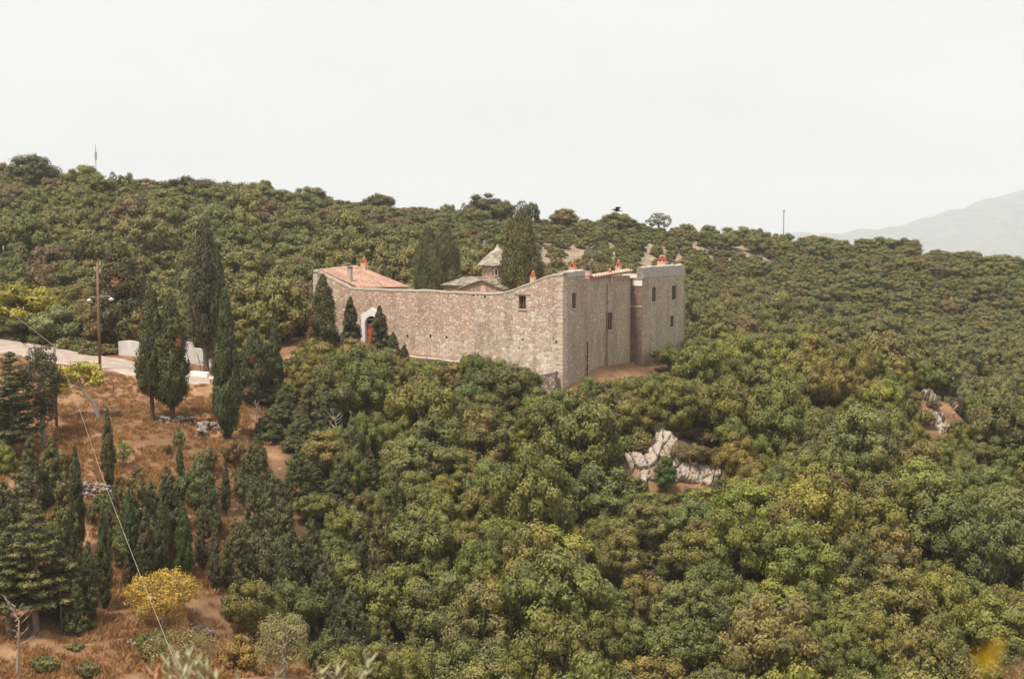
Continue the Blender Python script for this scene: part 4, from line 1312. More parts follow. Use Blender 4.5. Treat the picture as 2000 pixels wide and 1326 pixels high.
# ------------------------------------------------------------------ stuff: far-off wood, undergrowth, dry grass, loose stones
def scatter(name, meshes, P, rot, scl, kind='stuff', label=None):
    """many small copies that nobody could count, as one object"""
    c = bpy.data.collections.new(name + '_kinds')
    for m in meshes:
        c.objects.link(bpy.data.objects.new(m.name, m))
    me = bpy.data.meshes.new(name)
    me.vertices.add(len(P))
    me.vertices.foreach_set('co', np.asarray(P, np.float32).ravel())
    for nm, arr in (('rot', rot), ('scl', scl)):
        a = me.attributes.new(nm, 'FLOAT_VECTOR', 'POINT')
        a.data.foreach_set('vector', np.asarray(arr, np.float32).ravel())
    o = link(name, me)
    tag(o, label, None, None, kind)
    ng = bpy.data.node_groups.new(name, 'GeometryNodeTree')
    ng.interface.new_socket('Geometry', in_out='INPUT', socket_type='NodeSocketGeometry')
    ng.interface.new_socket('Geometry', in_out='OUTPUT', socket_type='NodeSocketGeometry')
    gi, go = ng.nodes.new('NodeGroupInput'), ng.nodes.new('NodeGroupOutput')
    ci = ng.nodes.new('GeometryNodeCollectionInfo')
    ci.inputs['Collection'].default_value = c
    ci.inputs['Separate Children'].default_value = True
    ci.inputs['Reset Children'].default_value = True
    ip = ng.nodes.new('GeometryNodeInstanceOnPoints')
    ip.inputs['Pick Instance'].default_value = True
    for nm, sock in (('rot', 'Rotation'), ('scl', 'Scale')):
        na = ng.nodes.new('GeometryNodeInputNamedAttribute')
        na.data_type = 'FLOAT_VECTOR'
        na.inputs['Name'].default_value = nm
        if sock == 'Rotation':
            er = ng.nodes.new('FunctionNodeEulerToRotation')
            ng.links.new(na.outputs['Attribute'], er.inputs[0])
            ng.links.new(er.outputs[0], ip.inputs[sock])
        else:
            ng.links.new(na.outputs['Attribute'], ip.inputs[sock])
    rv = ng.nodes.new('FunctionNodeRandomValue')
    rv.data_type = 'INT'
    rv.inputs[4].default_value = 0
    rv.inputs[5].default_value = len(meshes) - 1
    ng.links.new(rv.outputs[2], ip.inputs['Instance Index'])
    ng.links.new(gi.outputs[0], ip.inputs['Points'])
    ng.links.new(ci.outputs[0], ip.inputs['Instance'])
    ng.links.new(ip.outputs[0], go.inputs[0])
    md = o.modifiers.new('scatter', 'NODES')
    md.node_group = ng
    return o


BARE = [((545, 650), (425, 485), .92), ((470, 540), (395, 420), .6), ((925, 975), (460, 494), .95), ((1050, 1165), (474, 525), .9), ((1255, 1350), (462, 535), .8), ((1350, 1510), (465, 505), .9), ((-20, 84), (458, 524), .97), ((560, 720), (392, 430), .55), ((760, 850), (393, 412), .7), ((900, 1060), (422, 442), .7), ((1120, 1310), (432, 470), .65), ((1600, 1840), (672, 754), .85), ((1185, 1235), (455, 490), .7)]
nb = 60000
bx, by = rg.uniform(-125, 135, nb), rg.uniform(136, 335, nb)
bz = ground(bx, by)
left = bx < 0
brad = np.where(left, rg.uniform(1.5, 3.4, nb) + 1.0 * (rg.random(nb) < .15), 0.95 + 1.75 * rg.random(nb) ** 1.5) * np.where((bx > -40) & (bx < 40) & (by > 230), .72, 1.0)
bh = (brad * rg.uniform(1.45, 2.1, nb) + .4) * np.where(by > 236, .70, 1)
bp = proj_np(np.stack([bx, by, bz + bh * .6], 1))
b0 = proj_np(np.stack([bx, by, bz], 1))
ok = (bp[:, 0] > -160) & (bp[:, 0] < 2160) & (bp[:, 1] < 900)
su = (bx - K.x) * U.x + (by - K.y) * U.y
sv = (bx - K.x) * V.x + (by - K.y) * V.y
ok &= ~((su > -5) & (su < 31) & (sv > -4) & (sv < 34))
upy = np.interp(b0[:, 0], [p[0] for p in UPPER], [p[1] for p in UPPER])
ok &= ~((b0[:, 0] < 430) & (b0[:, 1] > upy - 8))
ok &= ~((b0[:, 0] >= 430) & (b0[:, 0] < 610) & (by < 137))
ok &= ~(inpoly(bp, WOOD) & (by < 150))
# the crest stays lower where the photo shows a low skyline
keepp = np.ones(nb)
for (x0, x1), (y0, y1), q in BARE:
    m = (bp[:, 0] > x0) & (bp[:, 0] < x1) & (bp[:, 1] > y0) & (bp[:, 1] < y1)
    keepp[m] = 1 - q
RAV = [(1420, 600), (1600, 615), (1760, 650), (1900, 706), (2020, 770), (2020, 840), (1900, 790), (1760, 730), (1600, 690), (1420, 665)]
keepp[inpoly(bp, RAV)] = .14
scr = np.sin(bx / 17 + 1) * np.sin(by / 23) + np.sin(bx / 9.3) * np.sin(by / 12.1 + 2)
keepp *= np.where((by > 222) & (bx > -62), np.clip(.62 + .4 * scr, .18, 1), 1)
ok &= rg.random(nb) < keepp
ok &= ~inpoly(bp, KEEP[2])
far_sel, cells = [], {}
for i in np.nonzero(ok)[0]:
    x, y, r = bx[i], by[i], brad[i]
    cx_, cy_ = int(x // 6), int(y // 6)
    good = True
    for a in (-1, 0, 1):
        for b in (-1, 0, 1):
            for j in cells.get((cx_ + a, cy_ + b), ()):
                if (bx[j] - x) ** 2 + (by[j] - y) ** 2 < (0.64 * (brad[j] + r)) ** 2:
                    good = False
                    break
    if good:
        cells.setdefault((cx_, cy_), []).append(i)
        far_sel.append(i)
print('front oaks', len(chosen), 'visible', len(vis), 'solo', len(solo), 'far', len(far_sel))
LOD = [oak_crown(500 + i, dens=42, leaf=.21, R=2.0, H=1.5, zc=2.2, nc=22, cr=(.45, .85), fine=True, mat=M_LEAF_FOREST, name='far_crown') for i in range(8)]
P = np.concatenate([np.stack([bx[far_sel], by[far_sel], bz[far_sel] - .3], 1), np.stack([cand[rest_front, 0], cand[rest_front, 1], cz[rest_front] - .2], 1)])
R_ = np.concatenate([brad[far_sel], rad[rest_front]])
H_ = np.concatenate([bh[far_sel], hh[rest_front]])
scl = np.stack([R_ / 2.05, R_ / 2.05, H_ / 3.75], 1)
rot = np.stack([rg.normal(0, .06, len(P)), rg.normal(0, .06, len(P)), rg.uniform(0, 6.28, len(P))], 1)
scatter('woodland', LOD, P, rot, scl, label='evergreen scrub wood covering the far hillside and the gaps of the near wood')

# undergrowth between the trunks and between the bushes of the hillside
LOWM = [oak_crown(520 + i, fine=False, dens=45, leaf=.2, R=1.0, H=.6, zc=.45, nc=16, cr=(.28, .5), mat=M_LEAF_UNDER, name='low_bush', low=-.1) for i in range(4)]
nu = 26000
ux, uy = rg.uniform(-120, 130, nu), rg.uniform(70, 330, nu)
uz = ground(ux, uy)
up_ = proj_np(np.stack([ux, uy, uz + .4], 1))
ok = (up_[:, 0] > -60) & (up_[:, 0] < 2060) & (up_[:, 1] < 1400)
su = (ux - K.x) * U.x + (uy - K.y) * U.y
sv = (ux - K.x) * V.x + (uy - K.y) * V.y
ok &= ~((su > -4) & (su < 31) & (sv > -2) & (sv < 33))
upy = np.interp(up_[:, 0], [p[0] for p in UPPER], [p[1] for p in UPPER])
inw = inpoly(up_, WOOD)
field = (up_[:, 0] < 640) & ~inw & (up_[:, 1] > upy - 6)
slope_l = field & (up_[:, 1] > 900)
ok &= ~field | (slope_l & (rg.random(nu) < .06) & (uy < 110))
for poly in KEEP[1:]:
    ok &= ~inpoly(up_, poly)
ok &= ~((up_[:, 0] > 215) & (up_[:, 0] < 445) & (up_[:, 1] > 655) & (up_[:, 1] < 770))
ok &= ~inpoly(up_, [(1040, 720), (1160, 770), (1270, 720), (1270, 690), (1180, 690)])
for (x0, x1), (y0, y1), q in BARE:
    m = (up_[:, 0] > x0) & (up_[:, 0] < x1) & (up_[:, 1] > y0) & (up_[:, 1] < y1)
    ok &= ~(m & (rg.random(nu) < q * .9))
ok &= ~(inpoly(up_, RAV) & (uy > 155) & (rg.random(nu) < .7))
ok &= (rg.random(nu) < np.where(uy < 150, 1.0, np.where(uy > 222, .42, .55)))
q = np.nonzero(ok)[0]
s = rg.uniform(.5, 1.15, len(q)) * np.where(field[q], .65, 1)
scatter('undergrowth', LOWM, np.stack([ux[q], uy[q], uz[q] - .05], 1), np.stack([0 * s, 0 * s, rg.uniform(0, 6.28, len(q))], 1), np.stack([s, s, s * rg.uniform(.7, 1.1, len(q))], 1), label='low scrub growing between the trees')


def tuft(seed):
    rg = np.random.default_rng(seed)
    n = 46
    a = rg.uniform(0, 6.28, n)
    L = rg.uniform(.14, .42, n)
    lean = rg.uniform(.1, .9, n)
    d = np.stack([np.cos(a) * lean, np.sin(a) * lean, np.ones(n)], 1)
    d /= np.linalg.norm(d, axis=1, keepdims=True)
    base = np.stack([rg.normal(0, .16, n), rg.normal(0, .16, n), np.zeros(n)], 1)
    nr = np.stack([np.sin(a), -np.cos(a), .2 * np.ones(n)], 1)
    return leaf_mesh('grass_tuft', base + d * L[:, None] * .5, nr, d, L, .05, rg.uniform(.1, .9, n), None, M_STRAW)


ng_ = 60000
tx, ty = rg.uniform(-62, 12, ng_), rg.uniform(72, 137, ng_)
tz = ground(tx, ty)
tp = proj_np(np.stack([tx, ty, tz], 1))
upy = np.interp(tp[:, 0], [p[0] for p in UPPER], [p[1] for p in UPPER])
lwy = np.interp(tp[:, 0], [p[0] for p in LOWER], [p[1] for p in LOWER])
ok = (tp[:, 0] > -60) & (tp[:, 0] < 760) & (tp[:, 1] > lwy + 3) & (tp[:, 1] < 1400) & ~inpoly(tp, [(520, 740), (620, 700), (800, 690), (800, 1300), (690, 1300), (520, 960)])
PATH_ = [(590, 1420), (470, 1190), (425, 1120), (395, 1040), (400, 1000)]
clump = np.sin(tx * .9) * np.sin(ty * 1.1) + np.sin(tx * .37 + 2) * np.sin(ty * .43)
ok &= rg.random(ng_) < np.clip(.42 + .3 * clump, .06, .95)
q = np.nonzero(ok)[0]
s = rg.uniform(.5, 1.25, len(q)) * np.where(tp[q, 1] < 790, .7, 1)
scatter('dry_grass', [tuft(k) for k in range(5)], np.stack([tx[q], ty[q], tz[q] - .02], 1), np.stack([0 * s, 0 * s, rg.uniform(0, 6.28, len(q))], 1), np.stack([s, s, s], 1), label='dry russet grass covering the cleared slope')
# a bank of the same dry grass under the side wall
BANK = [(1045, 738), (1085, 748), (1100, 762), (1150, 742), (1180, 712), (1240, 690), (1275, 705), (1262, 735), (1230, 745), (1200, 770), (1150, 790), (1100, 800), (1070, 780)]


def stone(seed):
    rd = random.Random(seed)
    bm = bmesh.new()
    bmesh.ops.create_icosphere(bm, subdivisions=2, radius=.5)
    ks = [Vector((rd.uniform(-1, 1), rd.uniform(-1, 1), rd.uniform(-1, 1))).normalized() for _ in range(9)]
    lim = [rd.uniform(.26, .44) for _ in ks]
    for v in bm.verts:
        for k, l in zip(ks, lim):
            d = v.co.dot(k)
            if d > l:
                v.co -= k * (d - l)
    me = bpy.data.meshes.new('stone')
    bm.to_mesh(me)
    bm.free()
    me.materials.append(M_ROCK)
    return me


STONES = [stone(k) for k in range(5)]
pts, sc_ = [], []
for (x0, x1), (y0, y1), qq in BARE:
    for _ in range(int(90 * qq)):
        p = hit(rg.uniform(x0, x1), rg.uniform(y0, y1) + 4, 120)
        pts.append(tuple(p)); sc_.append(rg.uniform(.15, .6))
for _ in range(150):
    p = hit(rg.uniform(0, 620), rg.uniform(790, 1326))
    pts.append(tuple(p)); sc_.append(rg.uniform(.08, .3))
for _ in range(24):
    p = hit(rg.uniform(1790, 1870), rg.uniform(780, 850))
    pts.append(tuple(p)); sc_.append(rg.uniform(.15, .45))
sc_ = np.array(sc_)
scatter('loose_rubble', STONES, np.array(pts), rg.uniform(0, 6.28, (len(pts), 3)), np.stack([sc_, sc_ * .8, sc_ * .6], 1), label='pale loose stones on bare patches of the slopes')
# ------------------------------------------------------------------ the monastery
ROOT = empty('monastery', (K.x, K.y, -16.3), 'walled stone monastery with red tiled wings on the wooded spur', 'monastery')


def wall(mb, fr, tops, zb, n0, n1, holes=(), ends=True):
    """masonry slab between n0 (back) and n1 (front), tops = [(s, z)], holes = [(s0, s1, z0, z1)] cut clean through"""
    ss = sorted(set([t[0] for t in tops] + [h[0] for h in holes] + [h[1] for h in holes]))
    ts, tz = [t[0] for t in tops], [t[1] for t in tops]
    topz = lambda s: float(np.interp(s, ts, tz))
    for a, b in zip(ss[:-1], ss[1:]):
        m = (a + b) / 2
        cuts = sorted([(h[2], h[3]) for h in holes if h[0] < m < h[1]])
        z = zb
        segs = []
        for c0, c1 in cuts:
            segs.append((z, z, c0, c0))
            z = c1
        segs.append((z, z, topz(a), topz(b)))
        for za0, zb0, za1, zb1 in segs:
            mb.quad(fr.p(a, n1, za0), fr.p(b, n1, zb0), fr.p(b, n1, zb1), fr.p(a, n1, za1))
            mb.quad(fr.p(a, n0, za0), fr.p(a, n0, za1), fr.p(b, n0, zb1), fr.p(b, n0, zb0))
        mb.quad(fr.p(a, n0, topz(a)), fr.p(b, n0, topz(b)), fr.p(b, n1, topz(b)), fr.p(a, n1, topz(a)))
    for s0, s1, z0, z1 in holes:
        for s in (s0, s1):
            mb.quad(fr.p(s, n0, z0), fr.p(s, n1, z0), fr.p(s, n1, z1), fr.p(s, n0, z1))
        for z in (z0, z1):
            mb.quad(fr.p(s0, n0, z), fr.p(s1, n0, z), fr.p(s1, n1, z), fr.p(s0, n1, z))
    if ends:
        for s in (ss[0], ss[-1]):
            mb.quad(fr.p(s, n0, zb), fr.p(s, n1, zb), fr.p(s, n1, topz(s)), fr.p(s, n0, topz(s)))


def wavy(tops, step=.6, amp=.035, seed=1):
    rd = random.Random(seed)
    ts, tz = [t[0] for t in tops], [t[1] for t in tops]
    n = max(2, int((ts[-1] - ts[0]) / step))
    out = []
    for i in range(n + 1):
        s = ts[0] + (ts[-1] - ts[0]) * i / n
        out.append((s, float(np.interp(s, ts, tz)) + rd.uniform(-amp, amp)))
    return out


def cap(name, fr, tops, n0, n1, th, mat, seed=3):
    """mortar capping that follows a wall top"""
    mb = MB()
    rd = random.Random(seed)
    cur = [(s, z - .10 + rd.uniform(-.02, .02), z + th + rd.uniform(-.03, .03)) for s, z in tops]
    for (a, a0, a1), (b, b0, b1) in zip(cur[:-1], cur[1:]):
        mid_ = (n0 + n1) / 2
        mb.quad(fr.p(a, n1, a0), fr.p(b, n1, b0), fr.p(b, n1 - .05, b1 - .05), fr.p(a, n1 - .05, a1 - .05))
        mb.quad(fr.p(a, n1 - .05, a1 - .05), fr.p(b, n1 - .05, b1 - .05), fr.p(b, mid_, b1 + .05), fr.p(a, mid_, a1 + .05))
        mb.quad(fr.p(a, mid_, a1 + .05), fr.p(b, mid_, b1 + .05), fr.p(b, n0, b1 - .03), fr.p(a, n0, a1 - .03))
        mb.quad(fr.p(a, n0, a1 - .03), fr.p(b, n0, b1 - .03), fr.p(b, n0, b0), fr.p(a, n0, a0))
        mb.quad(fr.p(a, n0, a0), fr.p(b, n0, b0), fr.p(b, n1, b0), fr.p(a, n1, a0))
    for s, z0, z1 in (cur[0], cur[-1]):
        mb.quad(fr.p(s, n0, z0), fr.p(s, n1, z0), fr.p(s, n1 - .05, z1 - .05), fr.p(s, (n0 + n1) / 2, z1 + .05), fr.p(s, n0, z1 - .03))
    return mb.build(name, mat, ROOT)


def px_tops(fr, pts, off=0.0):
    return sorted(tuple(fr.hit(px, py, off)) for px, py in pts)


M_QUOIN = plain('quoin_stone', (0.56, 0.47, 0.38), .28, 1.3, bmp=.5)
ZB = -19.5
gate_s0, gate_s1 = 19.35, 21.15
win_f = (3.68, 4.40, -9.36, -8.14)
west_tops = [(9.0, -8.05), (16, -8.0), (22.3, -8.03), (22.6, -8.0), (26.8, -6.42), (27.1, -6.35)]
east_tops = [(0.0, -6.14), (0.9, -6.2), (2.0, -6.5), (3.4, -7.05), (5.2, -7.72), (6.4, -7.98), (7.6, -8.05), (9.0, -8.05)]
mb = MB()
wt = wavy([t for t in west_tops], .7, .03, 4)
wall(mb, FR, wt, ZB, -.8, 0, [(gate_s0, gate_s1, -13.9, -10.05)])
fw = mb.build('front_wall', M_STONE, ROOT)
mb = MB()
et = wavy(east_tops, .55, .025, 5)
holes = [win_f, (3.9, 4.1, -12.22, -12.0), (0.55, 0.72, -12.3, -12.02), (4.3, 4.46, -13.0, -12.8)]
wall(mb, FR, et, ZB, -.8, .18, holes)
ew = mb.build('front_wall', M_STONE2, ROOT)
ew['label'] = 'paler corner stretch of the front wall rising to the side wing'
cap('wall_capping', FR, wt, -.84, .04, .05, M_CAP, 1)
cap('wall_capping', FR, et, -.84, .22, .06, M_CAP, 2)
# put-log holes of the western stretch, flat black boxes, the shade inside painted on
for px, py in ((796, 656), (841, 656), (872, 658.5), (925, 576), (949, 579)):
    s, z = FR.hit(px, py)
    off = .18 if s < 9 else 0
    mb = MB()
    mb.box(FR, s - .1, s + .1, off - .05, off + .012, z - .12, z + .12)
    mb.build('putlog_hole', M_BLACK, ROOT)
# front window
mb = MB()
mb.box(FR, win_f[0] + .05, win_f[1] - .05, -.18, -.12, win_f[2] + .05, win_f[3] - .05)
wn = mb.build('window', M_SHUT, ROOT)
wn['label'] = 'dark red-brown window of the front wall'
mb = MB()
for a, b in ((win_f[0], win_f[0] + .06), (win_f[1] - .06, win_f[1]), (4.01, 4.07)):
    mb.box(FR, a + .003, b - .003, -.12, -.05, win_f[2] + .01, win_f[3] - .01)
mb.build('window_frame', M_FRAME, wn)
mb = MB()
mb.box(FR, win_f[0] - .15, win_f[1] + .12, -.1, .26, win_f[2] - .09, win_f[2] - .002)
mb.build('window_sill', M_PALECAP, wn)
mb = MB()
mb.box(FR, win_f[0] - .45, win_f[1] + .35, .12, .2, win_f[3] + .002, win_f[3] + .14)
mb.build('lintel', M_FRAME, wn)

# gate: white gabled surround with an arch, red door leaves in the depth
gc = (gate_s0 + gate_s1) / 2
arch = []
aw, zsp, zb_ = .78, -11.35, -13.85
for k in range(15):
    t = math.pi * k / 14
    arch.append((gc + aw * math.cos(t), zsp + aw * math.sin(t)))
inner = [(gc + aw, zb_)] + arch + [(gc - aw, zb_)]
ow = 1.18
outer = [(gc + ow, zb_)] + [(gc + ow, -10.45)] + [(gc + ow * .5, -10.12)] + [(gc, -9.78)] + [(gc - ow * .5, -10.12)] + [(gc - ow, -10.45), (gc - ow, zb_)]
oo = []
for s, z in inner:   # partner of each inner point on the outer outline
    if z <= zsp + .01:
        oo.append((gc + (ow if s > gc else -ow), z))
    else:
        t = math.atan2(z - zsp, s - gc)
        best, lo = None, None
        for (s0, z0), (s1, z1) in zip(outer[:-1], outer[1:]):
            d = Vector((math.cos(t), math.sin(t)))
            e = Vector((s1 - s0, z1 - z0))
            den = d.x * e.y - d.y * e.x
            if abs(den) < 1e-6:
                continue
            r = ((s0 - gc) * e.y - (z0 - zsp) * e.x) / den
            u = ((s0 - gc) * d.y - (z0 - zsp) * d.x) / den
            if r > 0 and -.001 <= u <= 1.001:
                best = r if best is None else min(best, r)
        oo.append((gc + best * math.cos(t), zsp + best * math.sin(t)))
# keep the gable corners crisp
for (cs, cz_) in ((gc + ow, -10.45), (gc - ow, -10.45)):
    j = min(range(len(oo)), key=lambda q: (oo[q][0] - cs) ** 2 + (oo[q][1] - cz_) ** 2)
    oo[j] = (cs, cz_)
mb = MB()
for i in range(len(inner) - 1):
    (a, az), (b, bz_) = inner[i], inner[i + 1]
    (c, cz_), (d, dz_) = oo[i], oo[i + 1]
    for n in (.22,):
        mb.quad(FR.p(a, n, az), FR.p(b, n, bz_), FR.p(d, n, dz_), FR.p(c, n, cz_))
    mb.quad(FR.p(a, .22, az), FR.p(b, .22, bz_), FR.p(b, -.45, bz_), FR.p(a, -.45, az))
    mb.quad(FR.p(c, .22, cz_), FR.p(d, .22, dz_), FR.p(d, -.02, dz_), FR.p(c, -.02, cz_))
gs = mb.build('gate_surround', M_WHITE, ROOT)
gs['label'] = 'whitewashed gabled surround of the arched gate'
mb = MB()
mb.box(FR, gate_s0 + .02, gc - .012, -.2, -.12, -13.85, -11.55)
mb.box(FR, gc + .012, gate_s1 - .02, -.2, -.12, -13.85, -11.55)
for z in (-13.2, -12.4, -11.75):
    mb.box(FR, gate_s0 + .1, gc - .05, -.12, -.09, z, z + .1)
    mb.box(FR, gc + .05, gate_s1 - .1, -.12, -.09, z, z + .1)
dr = mb.build('door', M_DOOR, ROOT)
dr['label'] = 'red-brown double door of the gate'
mb = MB()
mb.box(FR, gate_s0 + .02, gate_s1 - .02, -.2, -.06, -11.53, -11.36)
mb.build('transom', M_FRAME, dr)
mb = MB()
mb.box(FR, gate_s0 + .02, gate_s1 - .02, -.26, -.18, -11.34, -10.07)
mb.build('fanlight', M_SHUT, dr)
mb = MB()
mb.box(FR, gc - .62, gc + .55, -.14, -.02, -11.0, -10.86)
mb.build('tie_beam', M_PALECAP, dr)

# west wing: tiled lean-to falling into the courtyard
WW = Frame(FR.p(27.1, 0, 0), V, U)
mb = MB()
wall(mb, WW, wavy([(.0, -6.38), (7.3, -6.32)], .8, .03, 8), ZB, -.6, 0)
mb.build('west_wall', M_STONE, ROOT)


def tile_roof(name, p00, p10, p11, p01, waves, rows, mat=None, parent=None, amp=.06, lift=.085):
    """barrel tiles: p00-p10 along the eave, p01/p11 the upper edge"""
    p00, p10, p11, p01 = (Vector(p) for p in (p00, p10, p11, p01))
    nrm = (p10 - p00).cross(p01 - p00).normalized()
    if nrm.z < 0:
        nrm = -nrm
    mb = MB()
    nu = waves * 6
    prev = None
    rd = random.Random(waves)
    jit = [rd.uniform(-.012, .012) for _ in range(waves + 1)]
    for j in range(rows):
        for e in (0, 1):
            v = (j + e) / rows
            row = []
            for i in range(nu + 1):
                u = i / nu
                q = (p00.lerp(p10, u)).lerp(p01.lerp(p11, u), v)
                h = amp * abs(math.cos(math.pi * waves * u)) ** .7 + lift * (1 - e) + jit[int(u * waves)] * (j % 3)
                row.append(q + nrm * h)
            if prev is not None:
                for i in range(nu):
                    mb.quad(prev[i], prev[i + 1], row[i + 1], row[i])
            else:
                low = [q - nrm * (amp + .03) for q in row]
                for i in range(nu):
                    mb.quad(low[i], low[i + 1], row[i + 1], row[i])
            prev = row
    # underside
    mb.quad(p00 - nrm * .1, p10 - nrm * .1, p11 - nrm * .1, p01 - nrm * .1)
    return mb.build(name, mat or M_TILE, parent if parent is not None else ROOT, smooth=False)


eL, eR = FR.p(22.3, -.45, -8.0), WW.p(9.9, -4.85, -8.42)
rf = tile_roof('tiled_roof', eL, eR, WW.p(7.3, .05, -6.22), FR.p(26.95, -.45, -6.33), 42, 22)
rf['label'] = 'pink-tiled lean-to roof of the west wing'
mb = MB()
wall(mb, Frame(FR.p(22.3, -.8, 0), V, -U), [(0, -8.6), (9.0, -8.9)], ZB, -.5, -.1)
mb.build('courtyard_wall', M_CHURCH, ROOT)
mb = MB()
mb.quad(WW.p(9.9, -4.8, -8.5), WW.p(9.9, -4.8, -14), WW.p(9.6, -.3, -14), WW.p(8.6, -.1, -6.4))
mb.build('end_wall', M_STONE, ROOT)

# side wall
segA = wavy([(.805, -6.12), (4.45, -6.10)], .6, .03, 9)
win = lambda px0, px1, y0, y1, off=0.0: (SD.s(px0, off), SD.s(px1, off), SD.hit(px0, y1, off)[1], SD.hit(px0, y0, off)[1])
w1 = win(1117.5, 1125, 573, 603)
w2 = win(1188, 1196.5, 611, 645)
mb = MB()
wall(mb, SD, segA, ZB, -.8, 0, [w1])
mb.build('side_wall', M_PLASTER, ROOT)
cap('parapet', SD, [(s, z - .22) for s, z in segA], -.85, .06, .40, M_CONC, 6)
segB = wavy([(4.455, -6.72), (5.9, -6.74), (9.3, -6.78), (9.42, -6.80), (15.0, -6.9)], .6, .02, 10)
mb = MB()
wall(mb, SD, segB, ZB, -.8, -.06, [])
mb.build('side_wall', M_PLASTER, ROOT)
mb = MB()
bt = wavy([(9.4, -7.38), (14.72, -7.5)], .6, .03, 12)
wall(mb, SD, bt, ZB, -.058, .14, [win(1188, 1196.5, 611, 645, .14)])
btr = mb.build('buttress', M_PLASTER, ROOT)
btr['label'] = 'projecting middle stretch of the side wall with a low window'
cap('wall_capping', SD, bt, -.05, .18, .05, M_CAP, 7)
mb = MB()
mb.box(SD, 9.7, 14.98, -.78, -.054, -7.55, -6.93)
mb.build('brick_band', M_BRICK, ROOT)
tr = tile_roof('tiled_roof', SD.p(5.7, -.52, -6.62), SD.p(15.0, -.52, -6.42), SD.p(15.0, -5.6, -8.1), SD.p(5.7, -5.6, -8.3), 34, 16, amp=.07)
tr['label'] = 'narrow tiled verge of the side wing'
tv = tile_roof('tile_verge', SD.p(5.7, .22, -6.72), SD.p(15.0, .22, -6.50), SD.p(15.0, -.5, -6.36), SD.p(5.7, -.5, -6.58), 15, 2, amp=.11)
rf2 = tile_roof('tiled_roof', SD.p(.9, -.85, -6.55), SD.p(5.65, -.85, -6.55), SD.p(5.65, -6.5, -8.5), SD.p(.9, -6.5, -8.5), 20, 14)
# tower
T0, T1, TO = 15.03, 26.18, 1.3
tw = wavy([(T0, -6.12), (T1, -6.28)], .7, .03, 14)
tw1, tw2, tw3 = win(1273.5, 1281, 562, 590, TO), win(1312, 1320.5, 558.5, 586, TO), win(1309.5, 1316, 617, 639.5, TO)
mb = MB()
wall(mb, SD, tw, ZB, TO - .6, TO, [tw1, tw2, tw3])
t_ = mb.build('tower_wall', M_PLASTER, ROOT)
t_['label'] = 'rendered outer face of the square tower'
mb = MB()
wall(mb, Frame(SD.p(T0, TO, 0), -SD.n, -SD.a), [(.605, -7.2), (8.5, -7.3)], ZB, -.5, -.004)
wall(mb, Frame(SD.p(T1, TO, 0), -SD.n, SD.a), [(.605, -7.2), (8.5, -7.3)], ZB, -.5, -.004)
wall(mb, Frame(SD.p(T0, TO - 8.5, 0), SD.a, -SD.n), [(0, -7.3), (T1 - T0, -7.3)], ZB, -.5, -.002)
mb.build('tower_wall', M_PLASTER, ROOT)
mb = MB()
mb.box(SD, T0 + .4, T1 - .4, TO - 8.2, TO - .5, -7.6, -7.35)
mb.build('tower_roof', M_CONC, ROOT)
cap('parapet', SD, [(s, z - .92) for s, z in tw], TO - .66, TO + .05, 1.0, M_CONC, 15)
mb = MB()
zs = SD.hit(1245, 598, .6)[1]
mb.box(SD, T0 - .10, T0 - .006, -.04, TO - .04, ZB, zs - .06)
st = mb.build('shade_toned_return', M_SHADE_TONE, ROOT)  # slab over the step face, its shadow given as dark colour
st['label'] = 'inner corner beside the tower with its shade painted dark'
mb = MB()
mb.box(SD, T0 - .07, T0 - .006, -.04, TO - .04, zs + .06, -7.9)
mb.build('shade_toned_return', rubble('half_shade_render', (0.27, 0.20, 0.16), (0.42, 0.35, 0.29), (0.22, 0.155, 0.115), 2.2, 0.30), ROOT)  # upper slab, same painted shade in a slightly lighter tone
mb = MB()
mb.box(SD, T0 - .14, T0 - .006, -.04, TO - .02, zs - .05, zs + .05)
mb.build('ledge', M_PALECAP, ROOT)
mb = MB()
mb.box(SD, T0 - .12, T0 - .006, .25, TO - .05, -7.88, -7.30)
nb_ = mb.build('niche', M_WHITE, ROOT)
nb_['label'] = 'whitewashed blocked niche in the tower corner'
mb = MB()
mb.box(SD, T0 - .16, T0 - .006, .02, TO - .02, -7.28, -7.12)
mb.build('lintel', M_BRICK, nb_)
for wd, off in ((w1, 0.0), (win(1188, 1196.5, 611, 645, .14), .14), (tw1, TO), (tw2, TO), (tw3, TO)):
    s0, s1, z0, z1 = wd
    mb = MB()
    mb.box(SD, s0 + .003, s1 - .003, off - .20, off - .13, z0 + .003, z1 - .003)
    wn = mb.build('window', M_SHUT, ROOT)
    mb = MB()
    m_ = (s0 + s1) / 2
    for a, b in ((s0 + .004, s0 + .08), (s1 - .08, s1 - .004), (m_ - .04, m_ + .04)):
        mb.box(SD, a, b, off - .13, off - .09, z0 + .01, z1 - .01)
    mb.build('window_frame', M_FRAME, wn)
    mb = MB()
    mb.box(SD, s0 - .1, s1 + .1, off - .08, off + .07, z0 - .09, z0 - .003)
    mb.build('window_sill', M_PALECAP, wn)
# back of the compound and drainpipe
mb = MB()
bk = Frame(SD.p(30, 0, 0), U, V)
wall(mb, bk, wavy([(0, -10.4), (27.1, -10.3)], .9, .05, 20), ZB, -.6, 0)
wall(mb, WW, [(7.32, -9.9), (30, -10.3)], ZB, -.6, 0)
wall(mb, SD, [(T1 + .02, -9.4), (30, -10.4)], ZB, -.6, 0)
mb.build('back_wall', M_STONE, ROOT)
mb = MB()
s, z0 = SD.hit(1147.5, 730, .1)
_, z1 = SD.hit(1147.5, 666, .1)
mb.tube([SD.p(s, .1, z0 - .6), SD.p(s, .1, z1)], .055, 8)
for z in (z1 - .2, (z0 + z1) / 2, z0 + .4):
    mb.box(SD, s - .09, s + .09, -.03, .1, z, z + .06)
mb.build('drainpipe', M_RUST, ROOT)
